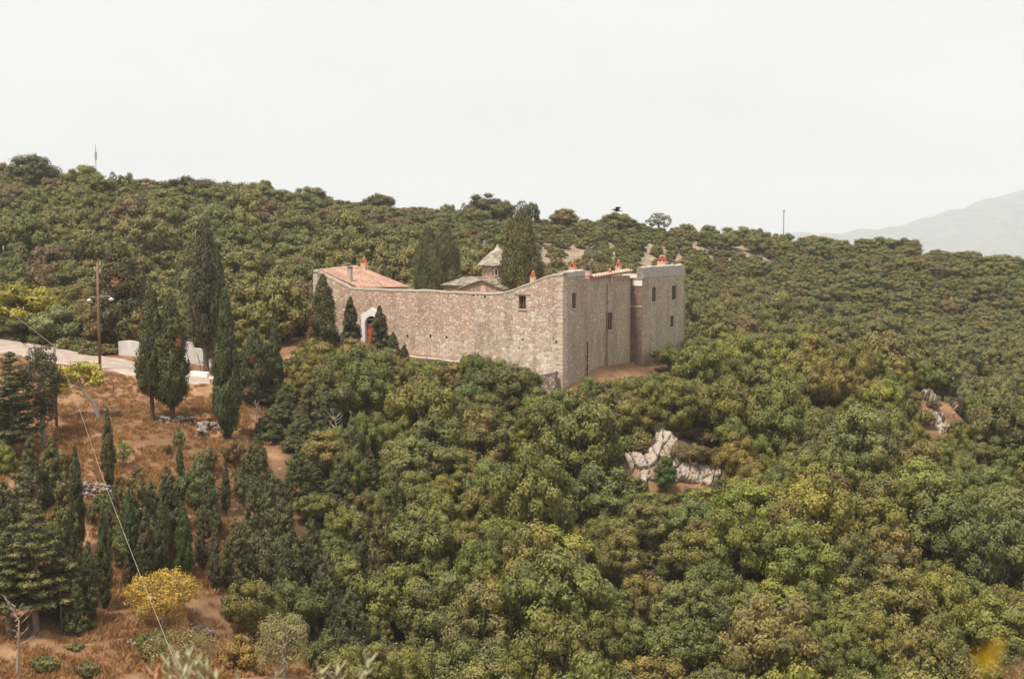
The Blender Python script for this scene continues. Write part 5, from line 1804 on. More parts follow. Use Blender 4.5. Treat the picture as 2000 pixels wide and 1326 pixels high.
# pale quoins of the west corner
mb = MB()
rd = random.Random(3)
z = -13.5
while z < -6.9:
    h = rd.uniform(.28, .42)
    mb.box(FR, 26.62 - rd.uniform(0, .25), 27.13, -.3, .05, z, z + h - .03)
    z += h
mb.build('quoin', M_PALECAP, ROOT)


# big alternating quoins where front and side walls meet
rd = random.Random(8)
z, k = -16.2, 0
while z < -6.6:
    h = rd.uniform(.26, .46)
    a_, b_ = (rd.uniform(.5, .85), rd.uniform(.25, .45))
    if k % 2:
        a_, b_ = b_, a_
    mb = MB()
    j = rd.uniform(0, .02)
    mb.hexa([FR.p(s, n, zz) for zz in (z + .02, z + h - .02 + rd.uniform(-.02, .02)) for s, n in ((-.03 - j, .21 + j), (a_, .20 + j), (a_, .15), (-.03 - j, -b_))])
    mb.build('quoin', M_QUOIN, ROOT)
    z += h
    k += 1


def chimney(px, ytop, ymid, ybot, w, place, mat, pots=1, capkind='tent', label=None):
    """plastered stack with little tents of two leaning tiles on top"""
    fw_, off_ = place
    Y = fw_.p(fw_.hit(px, ybot, off_)[0], off_, 0).y
    b = at(px, ybot, Y)
    zt, zm = at(px, ytop, Y).z, at(px, ymid, Y).z
    hw = w * .5 * Y / F / 1.30
    fr = Frame((b.x, b.y, 0), U, -V)
    mb = MB()
    mb.box(fr, -hw, hw, -hw * .9, hw * .9, b.z - 1.2, zm - .06)
    mb.box(fr, -hw - .03, hw + .03, -hw * .9 - .03, hw * .9 + .03, zm - .07, zm)
    ch = mb.build('chimney', mat, ROOT)
    if label:
        ch['label'] = label
    for k in range(pots):
        c = 0 if pots == 1 else (hw * .5 if k == 0 else -hw * .5)
        q = hw * (.82 if pots == 1 else .46)
        mb = MB()
        if capkind == 'tent':
            t = .06
            for sg in (1, -1):
                mb.hexa([fr.p(c + sg * q, -q, zm), fr.p(c + sg * (q - .1), -q, zm), fr.p(c + sg * (q - .1), q, zm), fr.p(c + sg * q, q, zm),
                         fr.p(c + sg * .07, -q * .8, zt - .07), fr.p(c, -q * .8, zt - .13), fr.p(c, q * .8, zt - .13), fr.p(c + sg * .07, q * .8, zt - .07)])
            mb.build('chimney_cap', M_POT, ch)
            mb = MB()
            mb.hexa([fr.p(c + a * (q - .13), b_, z_) for a, b_, z_ in ((-1, -q * .7, zm + .01), (1, -q * .7, zm + .01), (1, q * .7, zm + .01), (-1, q * .7, zm + .01))] +
                    [fr.p(c + a * .03, b_, zt - .2) for a, b_ in ((-1, -q * .6), (1, -q * .6), (1, q * .6), (-1, q * .6))])
            mb.build('flue_opening', M_BLACK, ch)
            mb = MB()
            cc = fr.p(c, 0, 0)
            mb.lathe(cc, [(.02, zt - .10), (.09, zt - .06), (.10, zt), (.05, zt + .06), (.005, zt + .08)], 8)
            mb.build('finial', M_PALECAP, ch)
        elif capkind == 'round':
            cc = fr.p(c, 0, 0)
            mb.lathe(cc, [(.12, zm), (.14, zm + .12), (.27, zm + .16), (.31, zm + (zt - zm) * .55), (.22, zt - .04), (.02, zt)], 12)
            mb.build('chimney_cap', M_BLACK, ch)
        else:
            mb.box(fr, -hw * .9, hw * .9, -hw * .8, hw * .8, zm + .002, zt)
            mb.build('chimney_cap', M_BLACK, ch)
    return ch


chimney(1041, 530.5, 541, 556, 12, (FR, -2.2), M_CHIM, label='smallest pink chimney behind the curve of the front wall')
chimney(1119, 510.5, 522, 534, 16, (SD, -1.6), M_CHIM, label='pink chimney behind the corner parapet')
chimney(1148.5, 523, 528.5, 545, 14, (SD, -.42), M_CHIM, capkind='round', label='pink chimney with a round black cowl')
chimney(1191.5, 526, 537, 553, 12, (SD, -.2), M_CHIM, label='pink chimney standing on the middle stretch')
chimney(1208, 509, 520, 533, 13, (SD, -2.2), M_CHIM, label='pink chimney over the tiled verge')
chimney(1294, 500.5, 511, 524, 22, (SD, -1.5), M_CHIM, pots=2, label='twin-capped chimney of the tower')
chimney(711.5, 504, 514, 530, 14, (WW, -.8), M_CHIM, label='orange-capped chimney at the top of the west roof')
chimney(683.5, 521, 524, 551, 11, (FR, -1.6), M_CHIMG, capkind='flat', label='grey stack rising out of the west roof')

# ------------------------------------------------------------------ church in the courtyard
CH0 = at(942, 556, 141.0)
CHR = empty('church', (CH0.x, CH0.y, -12.6), 'little stone church with slate roofs and an octagonal drum in the courtyard', 'church')
CF = Frame((CH0.x, CH0.y, 0), U, -V)
ze, zr = CF.hit(898, 562)[1], CF.hit(942, 547)[1]
sw = CF.s(899)
se = CF.s(983)
mb = MB()
body = [(se, ze), (0, zr), (sw, ze)]
wall(mb, CF, [(se, ze), (0, zr - .05), (sw, ze)], -14, -4.0, 0)
mb.build('nave', M_CHURCH, CHR)


def slab_roof(name, corners, th, parent, nu=14, nv=8, seed=2, jag=.05):
    """stone-slate roof: overlapping uneven courses, corners = eaveL, eaveR, ridgeR, ridgeL"""
    rd = random.Random(seed)
    a, b, c, d = (Vector(p) for p in corners)
    n = (b - a).cross(d - a).normalized()
    if n.z < 0:
        n = -n
    mb = MB()
    for j in range(nv):
        v0, v1 = j / nv, min(1.0, (j + 1.25) / nv)
        for i in range(nu):
            u0, u1 = i / nu, (i + 1) / nu
            o = n * (th + rd.uniform(0, jag))
            dj = rd.uniform(-.03, .03)
            q = [a.lerp(b, u0).lerp(d.lerp(c, u0), max(0, v0 + dj - .02)), a.lerp(b, u1).lerp(d.lerp(c, u1), max(0, v0 + dj - .02)), a.lerp(b, u1).lerp(d.lerp(c, u1), v1), a.lerp(b, u0).lerp(d.lerp(c, u0), v1)]
            lo = [q[0], q[1], q[2] - n * .03, q[3] - n * .03]
            hi = [q[0] + o, q[1] + o, q[2] + n * .02, q[3] + n * .02]
            mb.hexa(lo + hi)
    return mb.build(name, M_SLATE, parent)


slab_roof('slate_roof', [CF.p(sw + .25, .22, ze - .08), CF.p(sw + .25, -4.0, ze - .08), CF.p(0, -4.0, zr), CF.p(0, .22, zr)], .07, CHR, 10, 7, 3)
slab_roof('slate_roof', [CF.p(se - .25, -4.0, ze - .08), CF.p(se - .25, .22, ze - .08), CF.p(0, .22, zr), CF.p(0, -4.0, zr)], .07, CHR, 10, 7, 4)
# transverse arm with a hipped western end
zt_r, zt_e = at(915, 542, 145.0).z, at(880, 559, 143.2).z
w0, w1_ = CF.s(876, -3.2), -3.6
mb = MB()
mb.box(CF, w1_, w0, -6.9, -2.2, -14, zt_e)
mb.build('transept', M_CHURCH, CHR)
wr = w0 - 1.5
slab_roof('slate_roof', [CF.p(w1_ - .2, -1.95, zt_e - .06), CF.p(w0 + .25, -1.95, zt_e - .06), CF.p(wr, -4.55, zt_r), CF.p(w1_ - .2, -4.55, zt_r)], .07, CHR, 22, 7, 5)
slab_roof('slate_roof', [CF.p(w0 + .25, -1.95, zt_e - .06), CF.p(w0 + .25, -7.1, zt_e - .06), CF.p(wr, -4.6, zt_r), CF.p(wr, -4.5, zt_r)], .07, CHR, 10, 7, 6)
slab_roof('slate_roof', [CF.p(w0 + .25, -7.1, zt_e - .06), CF.p(w1_ - .2, -7.1, zt_e - .06), CF.p(w1_ - .2, -4.55, zt_r), CF.p(wr, -4.55, zt_r)], .07, CHR, 22, 7, 7)
# pale mortar patch on the gable
mb = MB()
mb.quad(CF.p(.75, .012, -10), CF.p(-.95, .012, -10), CF.p(-.25, .012, zr - .55), CF.p(0.1, .012, zr - .55))
mb.build('plaster_patch', M_CHIM, CHR)
# drum
DC = at(972, 548, 145.8)
zd0, zd1 = DC.z - 1.4, at(972, 517.5, 145.8).z
Rd = 32 * 145.8 / F * 1.03
mb = MB()
rot0 = math.atan2(-DC.y, -DC.x) + math.pi / 8
mb.lathe(DC, [(Rd, zd0), (Rd, zd1)], 8, rot0)
drm = mb.build('drum', M_CHURCH, CHR)
apex = at(988, 478, 145.8).z
mb = MB()
prof = [(Rd + .28, zd1 - .10), (Rd + .30, zd1 + .02), (Rd * .80, zd1 + (apex - zd1) * .28), (Rd * .52, zd1 + (apex - zd1) * .5), (Rd * .30, zd1 + (apex - zd1) * .68)]
mb.lathe(DC, prof, 16, rot0)
mb.build('slate_roof', M_SLATE, CHR)
rgn = random.Random(9)
mb = MB()
for j in range(9):   # ragged slate courses on the cone
    t0, t1 = j / 9, (j + 1.2) / 9
    f = lambda t: (np.interp(t, [0, .33, .66, 1], [Rd + .33, Rd * .84, Rd * .56, Rd * .31]), np.interp(t, [0, .33, .66, 1], [zd1 - .05, zd1 + (apex - zd1) * .27, zd1 + (apex - zd1) * .49, zd1 + (apex - zd1) * .68]))
    for i in range(26 - 2 * j):
        n_ = 26 - 2 * j
        a0, a1 = 6.283 * i / n_, 6.283 * (i + 1) / n_
        r0, z0 = f(t0 - rgn.uniform(0, .03)); r1, z1 = f(min(1, t1))
        o = rgn.uniform(.05, .12)
        P4 = []
        for (r, z, oz) in ((r0, z0, 0), (r1, z1, 0)):
            for a in (a0, a1):
                P4.append((r, a, z))
        pt = lambda r, a, z: (DC.x + r * math.cos(a), DC.y + r * math.sin(a), z)
        mb.hexa([pt(r0, a0, z0), pt(r0, a1, z0), pt(r1, a1, z1), pt(r1, a0, z1), pt(r0 + .03, a0, z0 + o), pt(r0 + .03, a1, z0 + o), pt(r1, a1, z1 + .05), pt(r1, a0, z1 + .05)])
mb.build('slate_course', M_SLATE, CHR)
mb = MB()
mb.lathe(DC, [(Rd * .34, zd1 + (apex - zd1) * .64), (Rd * .22, zd1 + (apex - zd1) * .74), (.16, zd1 + (apex - zd1) * .88), (.11, apex), (.02, apex + .05)], 10)
mb.build('finial', M_CHIMG, CHR)
dn = Vector((-DC.x, -DC.y, 0)).normalized()
DF = Frame((DC.x + dn.x * Rd * math.cos(math.pi / 8), DC.y + dn.y * Rd * math.cos(math.pi / 8), 0), Vector((-dn.y, dn.x, 0)), dn)
zw0, zw1 = at(969, 539, 144).z, at(969, 523, 144).z
sc0 = DF.s(969)
mb = MB()
o_ = [(sc0 - .2, zw0), (sc0 - .2, zw1 - .2), (sc0 - .12, zw1 - .06), (sc0, zw1), (sc0 + .12, zw1 - .06), (sc0 + .2, zw1 - .2), (sc0 + .2, zw0)]
i_ = [(sc0 + (s - sc0) * .5, max(z * 1 - (.08 if z > zw0 + .05 else -.08), zw0 + .08)) for s, z in o_]
for a in range(len(o_)):
    b = (a + 1) % len(o_)
    mb.quad(DF.p(*[o_[a][0], .05, o_[a][1]]), DF.p(o_[b][0], .05, o_[b][1]), DF.p(i_[b][0], .05, i_[b][1]), DF.p(i_[a][0], .05, i_[a][1]))
    mb.quad(DF.p(o_[a][0], .05, o_[a][1]), DF.p(o_[b][0], .05, o_[b][1]), DF.p(o_[b][0], -.02, o_[b][1]), DF.p(o_[a][0], -.02, o_[a][1]))
wn = mb.build('window_surround', M_WHITE, CHR)
mb = MB()
mb.quad(*[DF.p(s, .015, z) for s, z in i_])
mb.build('window', M_BLACK, wn)

# ------------------------------------------------------------------ low walls
def low_wall(name, pts, th, mat, label, capmat=None, rough=.04, seed=1, depth=1.0, kind='thing'):
    """wall along ground points [(x, y, ztop)], rough top"""
    rd = random.Random(seed)
    o = empty(name, (pts[0][0], pts[0][1], gz(pts[0][0], pts[0][1])), label, 'wall', None, kind)
    P = [Vector(p) for p in pts]
    Q = []
    for a, b in zip(P[:-1], P[1:]):
        n = max(1, int((b - a).length / .45))
        Q += [a.lerp(b, k / n) for k in range(n)]
    Q.append(P[-1])
    mb, mc = MB(), MB()
    rows = []
    for i, p in enumerate(Q):
        d = (Q[min(i + 1, len(Q) - 1)] - Q[max(i - 1, 0)])
        nn = Vector((d.y, -d.x, 0)).normalized() * th * .5
        zt = p.z + rd.uniform(-rough, rough)
        zg = min(gz(p.x, p.y), zt) - depth
        j = lambda: Vector((rd.uniform(-rough, rough) * .6, rd.uniform(-rough, rough) * .6, 0))
        rows.append([Vector((p.x, p.y, zg)) + nn, Vector((p.x, p.y, (zg + zt) / 2)) + nn * 1.05 + j(), Vector((p.x, p.y, zt)) + nn + j(), Vector((p.x, p.y, zt)) - nn + j(), Vector((p.x, p.y, zg)) - nn])
    for a, b in zip(rows[:-1], rows[1:]):
        for k in range(4):
            mb.quad(a[k], b[k], b[k + 1], a[k + 1])
    mb.quad(*rows[0]); mb.quad(*rows[-1])
    mb.build('masonry', mat, o)
    if capmat:
        for a, b in zip(rows[:-1], rows[1:]):
            up = Vector((0, 0, .1)); ex = (a[2] - a[3]) * .1; ex2 = (b[2] - b[3]) * .1
            e = Vector((0, 0, .004))
            mc.hexa([a[2] + ex + e, b[2] + ex2 + e, b[3] - ex2 + e, a[3] - ex + e, a[2] + ex + up, b[2] + ex2 + up, b[3] - ex2 + up, a[3] - ex + up])
        mc.build('coping', capmat, o)
    return o


def on_front(px, py, off):
    s, z = FR.hit(px, py, off)
    return tuple(FR.p(s, off, z))


t = [on_front(780, 695.5, 1.1), on_front(800, 697, 1.1), on_front(840, 701, 1.1), on_front(898, 709, 1.1), on_front(935, 716, 1.1), on_front(975, 724, 1.1)]
low_wall('terrace_wall', t, .5, M_DRYSTONE, 'low dark drystone terrace wall with a pale coping under the front wall', M_PALECAP, .03, 2, 2.0)
t = [on_front(1035, 737, 0.8), on_front(1052, 734, 0.8), on_front(1070, 730, 0.8), on_front(1087, 726.5, 0.8)]
low_wall('terrace_wall', t, .45, M_DRYSTONE, 'short pale-topped ledge wall near the corner of the monastery', M_PALECAP, .03, 3, 1.2)
pw = []
for i, (px, py) in enumerate([(548, 708), (560, 708), (560.5, 701), (573, 701), (573.5, 695), (585, 695), (585.5, 689), (600, 689), (604, 680), (612, 680)]):
    q = at(px, py, 133.5 + i * .12)
    pw.append(tuple(q))
low_wall('stepped_wall', pw, .5, M_DRYSTONE, 'stepped old stone wall at the top of the wood west of the monastery', M_PALECAP, .03, 4, 1.6)
Y0 = 133.0
pts = [(233, 667), (250, 665), (268, 667), (300, 668), (350, 667), (362, 667.5), (374, 668.5), (379, 680), (390, 681), (399, 686), (406, 696), (412, 708), (420, 722), (440, 727)]
P_ = [tuple(at(px, py, Y0 - (px - 350) * .012)) for px, py in pts]
low_wall('whitewashed_wall', P_, .4, M_WHITE2, 'long weathered white wall behind the clear-trunked cypresses, its top sloping down at one end', None, .04, 6)
Y1 = 126.8
P_ = [tuple(at(px, py, Y1 - (px - 350) * .01)) for px, py in [(352, 726), (380, 725), (407, 727)]]
low_wall('whitewashed_wall', P_, .6, M_WHITE, 'low clean white kerb wall at the edge of the dry field', None, .012, 7)
P_ = [tuple(at(px, py, Y1 - .9)) for px, py in [(408, 736), (428, 736)]]
low_wall('whitewashed_wall', P_, .5, M_WHITE, 'short white block stepping down at the end of the low white wall', None, .01, 8)
P_ = [tuple(at(px, py, 129.6)) for px, py in [(262, 731), (276, 731)]]
low_wall('concrete_block', P_, .8, M_WHITE2, 'small pale block lying at the road edge by the clear-trunked cypresses', None, .01, 9)


def stone_row(name, pts, label, n, size, seed, hgt, cat='wall'):
    """tumbled drystone: irregular blocks piled along a line, one body"""
    rd = random.Random(seed)
    o0 = hit(*pts[0])
    P = [hit(*p) for p in pts]
    o = empty(name, tuple(P[0]), label, cat, None, 'thing')
    cum = [0]
    for a, b in zip(P[:-1], P[1:]):
        cum.append(cum[-1] + (b - a).length)
    bm = bmesh.new()
    for k in range(n):
        d = rd.uniform(0, cum[-1])
        i = max(j for j in range(len(P) - 1) if cum[j] <= d)
        p = P[i].lerp(P[i + 1], (d - cum[i]) / max(cum[i + 1] - cum[i], .01))
        lay = rd.random()
        s = size * rd.uniform(.6, 1.4)
        q = Vector((p.x + rd.uniform(-.35, .35) * (1 - lay * .5), p.y + rd.uniform(-.3, .3), gz(p.x, p.y) + lay * hgt))
        src = STONES[rd.randrange(5)]
        M = Matrix.Translation(q - P[0]) @ Matrix.Rotation(rd.uniform(0, 6.28), 4, 'Z') @ Matrix.Rotation(rd.uniform(-.3, .3), 4, 'X') @ Matrix.Diagonal((s, s * .8, s * .55, 1))
        v0 = len(bm.verts)
        bm.from_mesh(src)
        bm.verts.ensure_lookup_table()
        bmesh.ops.transform(bm, matrix=M, verts=bm.verts[v0:])
    me = bpy.data.meshes.new('rubble')
    bm.to_mesh(me)
    bm.free()
    me.materials.append(plain_stone)
    link('rubble', me, o)
    return o


plain_stone = plain('weathered_stone', (0.25, 0.21, 0.18), .4, 1.6, bmp=.6)
stone_row('rubble_wall', [(305, 826), (335, 828), (365, 826), (395, 834), (425, 842)], 'tumbled rubble wall at the feet of the clear-trunked cypresses', 90, .5, 1, .5)
stone_row('rubble_wall', [(385, 830), (400, 845), (392, 858)], 'heap of fallen stones at the end of the rubble wall', 34, .55, 2, .6)
stone_row('broken_wall', [(160, 972), (185, 976), (215, 974)], 'broken grey terrace wall beside the slim tall cypress', 95, .38, 3, 1.15)
stone_row('stone_heap', [(375, 1240), (410, 1248)], 'loose heap of pale stones above the spreading olive', 34, .3, 4, .3, 'stones')
stone_row('stone_heap', [(252, 1262), (280, 1274)], 'grey stones half buried beside the blackish bush', 26, .3, 5, .3, 'stones')
stone_row('stone_heap', [(612, 1215), (645, 1225)], 'stones of a ruined wall at the edge of the wood above the olive', 36, .3, 6, .5, 'stones')


# ------------------------------------------------------------------ rock outcrops
def outcrop(name, poly, label, seed, lift=1.0, cell=(16, 34), step=3.5, soil=.22, lean=(0, -.75, .66), ylim=None):
    """a craggy lump set into the slope: upright blocks parted by cracks"""
    rg = np.random.default_rng(seed)
    P = np.array(poly, float)
    (x0, y0), (x1, y1) = P.min(0) - 8, P.max(0) + 8
    cx_, cy_ = np.linspace(x0, x1, 9), np.linspace(y0, y1, 8)
    H = np.array([[np.array(hit(a, b)) for a in cx_] for b in cy_])
    if ylim:   # a boulder on a crest stands up where the ground already falls away behind it
        H = np.array([[h if h[1] < ylim else np.array(at(a, b, ylim)) for h, a in zip(r, cx_)] for r, b in zip(H, cy_)])
    gx, gy = np.arange(x0, x1, step), np.arange(y0, y1, step)
    A, B = np.meshgrid(gx, gy)
    fx = np.clip((A - x0) / (x1 - x0) * 8, 0, 7.999); fy = np.clip((B - y0) / (y1 - y0) * 7, 0, 6.999)
    ix, iy = fx.astype(int), fy.astype(int)
    tx_, ty_ = (fx - ix)[..., None], (fy - iy)[..., None]
    W = H[iy, ix] * (1 - tx_) * (1 - ty_) + H[iy, ix + 1] * tx_ * (1 - ty_) + H[iy + 1, ix] * (1 - tx_) * ty_ + H[iy + 1, ix + 1] * tx_ * ty_
    pts = np.stack([A.ravel(), B.ravel()], 1)
    # distance to the outline, positive inside
    ins = inpoly(pts, poly)
    dist = np.full(len(pts), 1e9)
    for i in range(len(P)):
        a, b = P[i], P[(i + 1) % len(P)]
        ab = b - a
        t = np.clip(((pts - a) @ ab) / (ab @ ab), 0, 1)
        dist = np.minimum(dist, np.linalg.norm(pts - (a + t[:, None] * ab), axis=1))
    dist = np.where(ins, dist, -dist) + rg.normal(0, 1.2, len(pts))
    ns = int((x1 - x0) * (y1 - y0) / (cell[0] * cell[1])) + 3
    sd_ = np.stack([rg.uniform(x0, x1, ns), rg.uniform(y0, y1, ns)], 1)
    q = pts + np.stack([5 * np.sin(pts[:, 1] / 17), 4 * np.sin(pts[:, 0] / 9)], 1)
    d = np.sqrt((((q[:, None] - sd_[None]) / np.array(cell)) ** 2).sum(-1))
    o = np.argsort(d, 1)
    d1, d2 = np.take_along_axis(d, o[:, :1], 1)[:, 0], np.take_along_axis(d, o[:, 1:2], 1)[:, 0]
    hcell = rg.uniform(.5, 1.1, ns)
    sl_ = rg.uniform(-.35, .35, (ns, 2))
    c1 = o[:, 0]
    hgt = hcell[c1] + ((q - sd_[c1]) / np.array(cell) * sl_[c1]).sum(1) - .45 * np.exp(-((d2 - d1) / .07) ** 2) + rg.normal(0, .05, len(pts))
    s2 = np.stack([rg.uniform(x0, x1, ns * 5), rg.uniform(y0, y1, ns * 5)], 1)
    e = np.sort(np.sqrt((((q[:, None] - s2[None]) / (np.array(cell) * .42)) ** 2).sum(-1)), 1)
    hgt += .22 * np.minimum(e[:, 1] - e[:, 0], .6) - .10 * e[:, 0]
    soilv = ((rg.random(ns) < soil)[c1]).astype(float)
    soilv = np.maximum(soilv, np.exp(-((d2 - d1) / .07) ** 2) * .8)
    hgt = np.where(soilv > .9, hgt * .45, hgt)
    edge = np.clip(dist / 7.0, -1, 1)
    hgt = hgt * lift * np.clip(edge, 0, 1) ** .5 + np.where(edge < 0, -1.1 + 0 * edge, 0) + np.where((edge >= 0) & (edge < .3), -.15, 0)
    L = Vector(lean).normalized()
    V3 = W.reshape(-1, 3) + hgt[:, None] * np.array(L)
    keep = dist > -6
    idm = -np.ones(len(pts), int)
    idm[keep] = np.arange(keep.sum())
    n1, n0 = A.shape
    ii = np.arange(n1 * n0).reshape(n1, n0)
    F4 = np.stack([ii[:-1, :-1].ravel(), ii[1:, :-1].ravel(), ii[1:, 1:].ravel(), ii[:-1, 1:].ravel()], 1)
    F4 = F4[keep[F4].all(1)]
    c = hit(float(P[:, 0].mean()), float(P[:, 1].mean()))
    me = bpy.data.meshes.new(name)
    me.from_pydata((V3[keep] - np.array(c)).tolist(), [], idm[F4].tolist())
    a = me.attributes.new('soil', 'FLOAT', 'POINT')
    a.data.foreach_set('value', soilv[keep].astype(np.float32))
    ob = link(name, me, None, M_ROCK)
    ob.location = c
    tag(ob, label, 'rock', None, 'thing')
    return ob


outcrop('rock_outcrop', [(1212, 892), (1228, 884), (1255, 888), (1278, 872), (1276, 850), (1290, 838), (1312, 845), (1325, 862), (1330, 895), (1352, 905), (1398, 906), (1412, 920), (1408, 945), (1392, 968), (1368, 952), (1330, 945), (1300, 952), (1268, 945), (1252, 974), (1232, 966), (1226, 940), (1215, 925)],
        'big pale limestone outcrop breaking through the wood below the tower', 3, .62, (15, 34), 2.2, .13)
outcrop('rock_slab', [(1256, 1068), (1268, 1064), (1277, 1070), (1279, 1098), (1270, 1106), (1261, 1096)], 'small upright grey rock slab showing through the oaks', 4, 1.2, (9, 40), 2.5, .05)
outcrop('spur_rock', [(1770, 752), (1782, 747), (1800, 757), (1815, 770), (1832, 790), (1826, 796), (1808, 784), (1788, 776), (1774, 764)], 'long grey-white boulder lying on the crest of the spur', 5, 1.7, (30, 36), 2.5, .02, ylim=141.0)
outcrop('spur_rock', [(1862, 782), (1876, 780), (1882, 792), (1878, 803), (1866, 802), (1860, 792)], 'small pale boulder beyond the long one on the spur', 6, 1.3, (24, 26), 2.5, .02, ylim=136.5)
outcrop('spur_rock', [(1815, 815), (1835, 812), (1850, 822), (1855, 845), (1838, 852), (1824, 838)], 'broken reddish rock patch below the long boulder on the spur', 7, 1.1, (14, 16), 2.5, .3, ylim=135.0)
outcrop('rock_outcrop', [(-30, 468), (0, 466), (20, 468), (42, 482), (66, 492), (72, 503), (52, 508), (30, 497), (24, 508), (16, 520), (4, 505), (-30, 500)], 'pinkish rock ledge in the wood above the dirt road', 8, 2.0, (14, 12), 2.5, .35)
outcrop('rock_outcrop', [(938, 470), (952, 468), (962, 474), (958, 481), (944, 479)], 'single pale boulder on the hillside behind the church', 9, 1.6, (14, 10), 2.0, .0)

# ------------------------------------------------------------------ poles, wires, aerials
def utility_pole(px, yt, yb, Y, label, r=.13, lamps=None, pegs=True):
    p = hit(px, yb) if Y is None else at(px, yb, Y)
    g = gz(p.x, p.y)
    o = empty('utility_pole', (p.x, p.y, g), label, 'pole')
    zt = at(px, yt, p.y).z
    mb = MB()
    mb.tube([(p.x, p.y, g - .8), (p.x, p.y, (g + zt) / 2), (p.x, p.y, zt)], [r, r * .88, r * .72], 10)
    mb.build('pole', M_POLE, o, smooth=True)
    if pegs:
        for dz, dx in ((.25, .12), (.65, -.12), (.9, .12)):
            mb = MB()
            z = zt - dz
            mb.tube([(p.x, p.y - .02, z), (p.x + dx * 1.9, p.y - .02, z), (p.x + dx * 2, p.y - .02, z + .1)], .016, 6)
            mb.lathe((p.x + dx * 2, p.y - .02), [(.03, z + .06), (.05, z + .12), (.045, z + .2), (.02, z + .24)], 8)
            mb.build('insulator', M_LAMP, o)
    if lamps:
        for (lx, ly, sg) in lamps:
            z = at(lx, ly, p.y).z
            x = at(lx, ly, p.y).x
            mb = MB()
            mb.tube([(p.x + sg * .08, p.y - .1, z + .22), (p.x + sg * .5, p.y - .12, z + .27), (x - sg * .05, p.y - .14, z + .24), (x + sg * .08, p.y - .14, z + .08)], .028, 6)
            arm = mb.build('lamp_arm', M_METAL, o)
            mb = MB()
            mb.lathe((x + sg * .1, p.y - .14), [(.05, z + .12), (.22, z + .0), (.21, z - .05), (.13, z - .13), (.03, z - .16)], 12)
            mb.build('lamp_head', M_LAMP, arm, smooth=True)
    return o, Vector((p.x, p.y, zt))


p1, top1 = utility_pole(195.5, 512, 722, None, 'tall brown utility pole with two small street lamps by the dirt road', .13, [(177, 586, -1), (216, 584, 1)])
p2, top2 = utility_pole(111, 672, 842, None, 'shorter dark wooden pole with white insulators behind the ragged dark tree', .11)


def wire(name, pts, label, r=.011, sag=0.0):
    P = [Vector(p) for p in pts]
    Q = []
    for a, b in zip(P[:-1], P[1:]):
        for k in range(14):
            q = a.lerp(b, k / 14)
            q.z -= sag * 4 * (k / 14) * (1 - k / 14)
            Q.append(q)
    Q.append(P[-1])
    mb = MB()
    mb.tube([q - Q[0] for q in Q], r, 6)
    o = mb.build(name, M_WIRE, None, off=(0, 0, 0), smooth=True)
    o.location = Q[0]
    return tag(o, label, 'wire')


wire('overhead_wire', [top2 + Vector((.1, -.1, -.2)), at(150, 785, 103), at(207, 950, 86), at(272, 1118, 71), at(340, 1288, 60), at(420, 1480, 52)], 'pale wire running from the short wooden pole down past the yellow shrub')
wire('overhead_wire', [top2 + Vector((-.1, .05, -.1)), at(52, 634, 122), at(-5, 590, 135), at(-80, 530, 150)], 'pale wire rising from the short wooden pole over the dirt road')
wire('overhead_wire', [top1 + Vector((.1, 0, -.75)), at(232, 600, 128), at(268, 665, 132)], 'thin wire slanting down from the lamp pole to the white wall', .012)
g = at(188, 350, 255)
o = empty('aerial_mast', (g.x, g.y, gz(g.x, g.y)), 'thin aerial mast with a grey antenna panel on the skyline', 'mast')
mb = MB()
mb.tube([(g.x, g.y, gz(g.x, g.y) - .5), (g.x, g.y, at(188, 282, 255).z)], [.09, .05], 6)
mb.build('mast', M_METAL, o)
mb = MB()
zc0, zc1 = at(188, 313, 255).z, at(188, 296, 255).z
mb.lathe((g.x + .05, g.y - .1), [(.05, zc0), (.19, zc0 + .1), (.19, zc1 - .1), (.05, zc1)], 8)
mb.build('antenna_panel', M_METAL, o)
g = at(1530, 470, 302)
o = empty('bare_pole', (g.x, g.y, gz(g.x, g.y)), 'bare grey pole standing alone on the crest', 'pole')
mb = MB()
zt = at(1530, 413, 302).z
mb.tube([(g.x, g.y, gz(g.x, g.y) - .5), (g.x, g.y, zt)], [.14, .10], 8)
mb.build('shaft', M_METAL, o)
mb = MB()
mb.box(Frame((g.x, g.y, 0), RT, (0, -1, 0)), -.2, .2, -.2, .2, zt - .1, zt + .25)
mb.build('bracket', M_METAL, o)
rd = random.Random(4)
for i, (px, yt, yb) in enumerate([(371, 688, 722), (392, 692, 724), (405, 722, 706), (300, 735, 762), (222, 734, 770), (28, 630, 660), (8, 625, 655)]):
    p = hit(px, max(yt, yb))
    if i in (0, 1, 2):
        p = Vector((at(px, 720, 127.4).x, 127.4, gz(at(px, 720, 127.4).x, 127.4)))
    zt = at(px, min(yt, yb), p.y).z
    mb = MB()
    mb.tube([(0, 0, -.3), (rd.uniform(-.05, .05), 0, (zt - p.z) * .5), (rd.uniform(-.3, .1) - (.6 if i == 2 else 0), rd.uniform(-.1, .1), zt - p.z)], [.05, .045, .035], 6)
    q = mb.build('fence_post', M_POLE, None, off=(0, 0, 0))
    q.location = p
    tag(q, ['crooked post against the long white wall, nearer its high end', 'upright post against the long white wall by the cypress trunk', 'stick leaning over against the long white wall', 'thin stake at the road edge before the rusty-flanked cypress', 'thin stake below the lamp pole', 'weathered post by the road beneath the yellow-green tree', 'weathered post at the very edge of the road bend'][i], 'post', 'old fence posts')

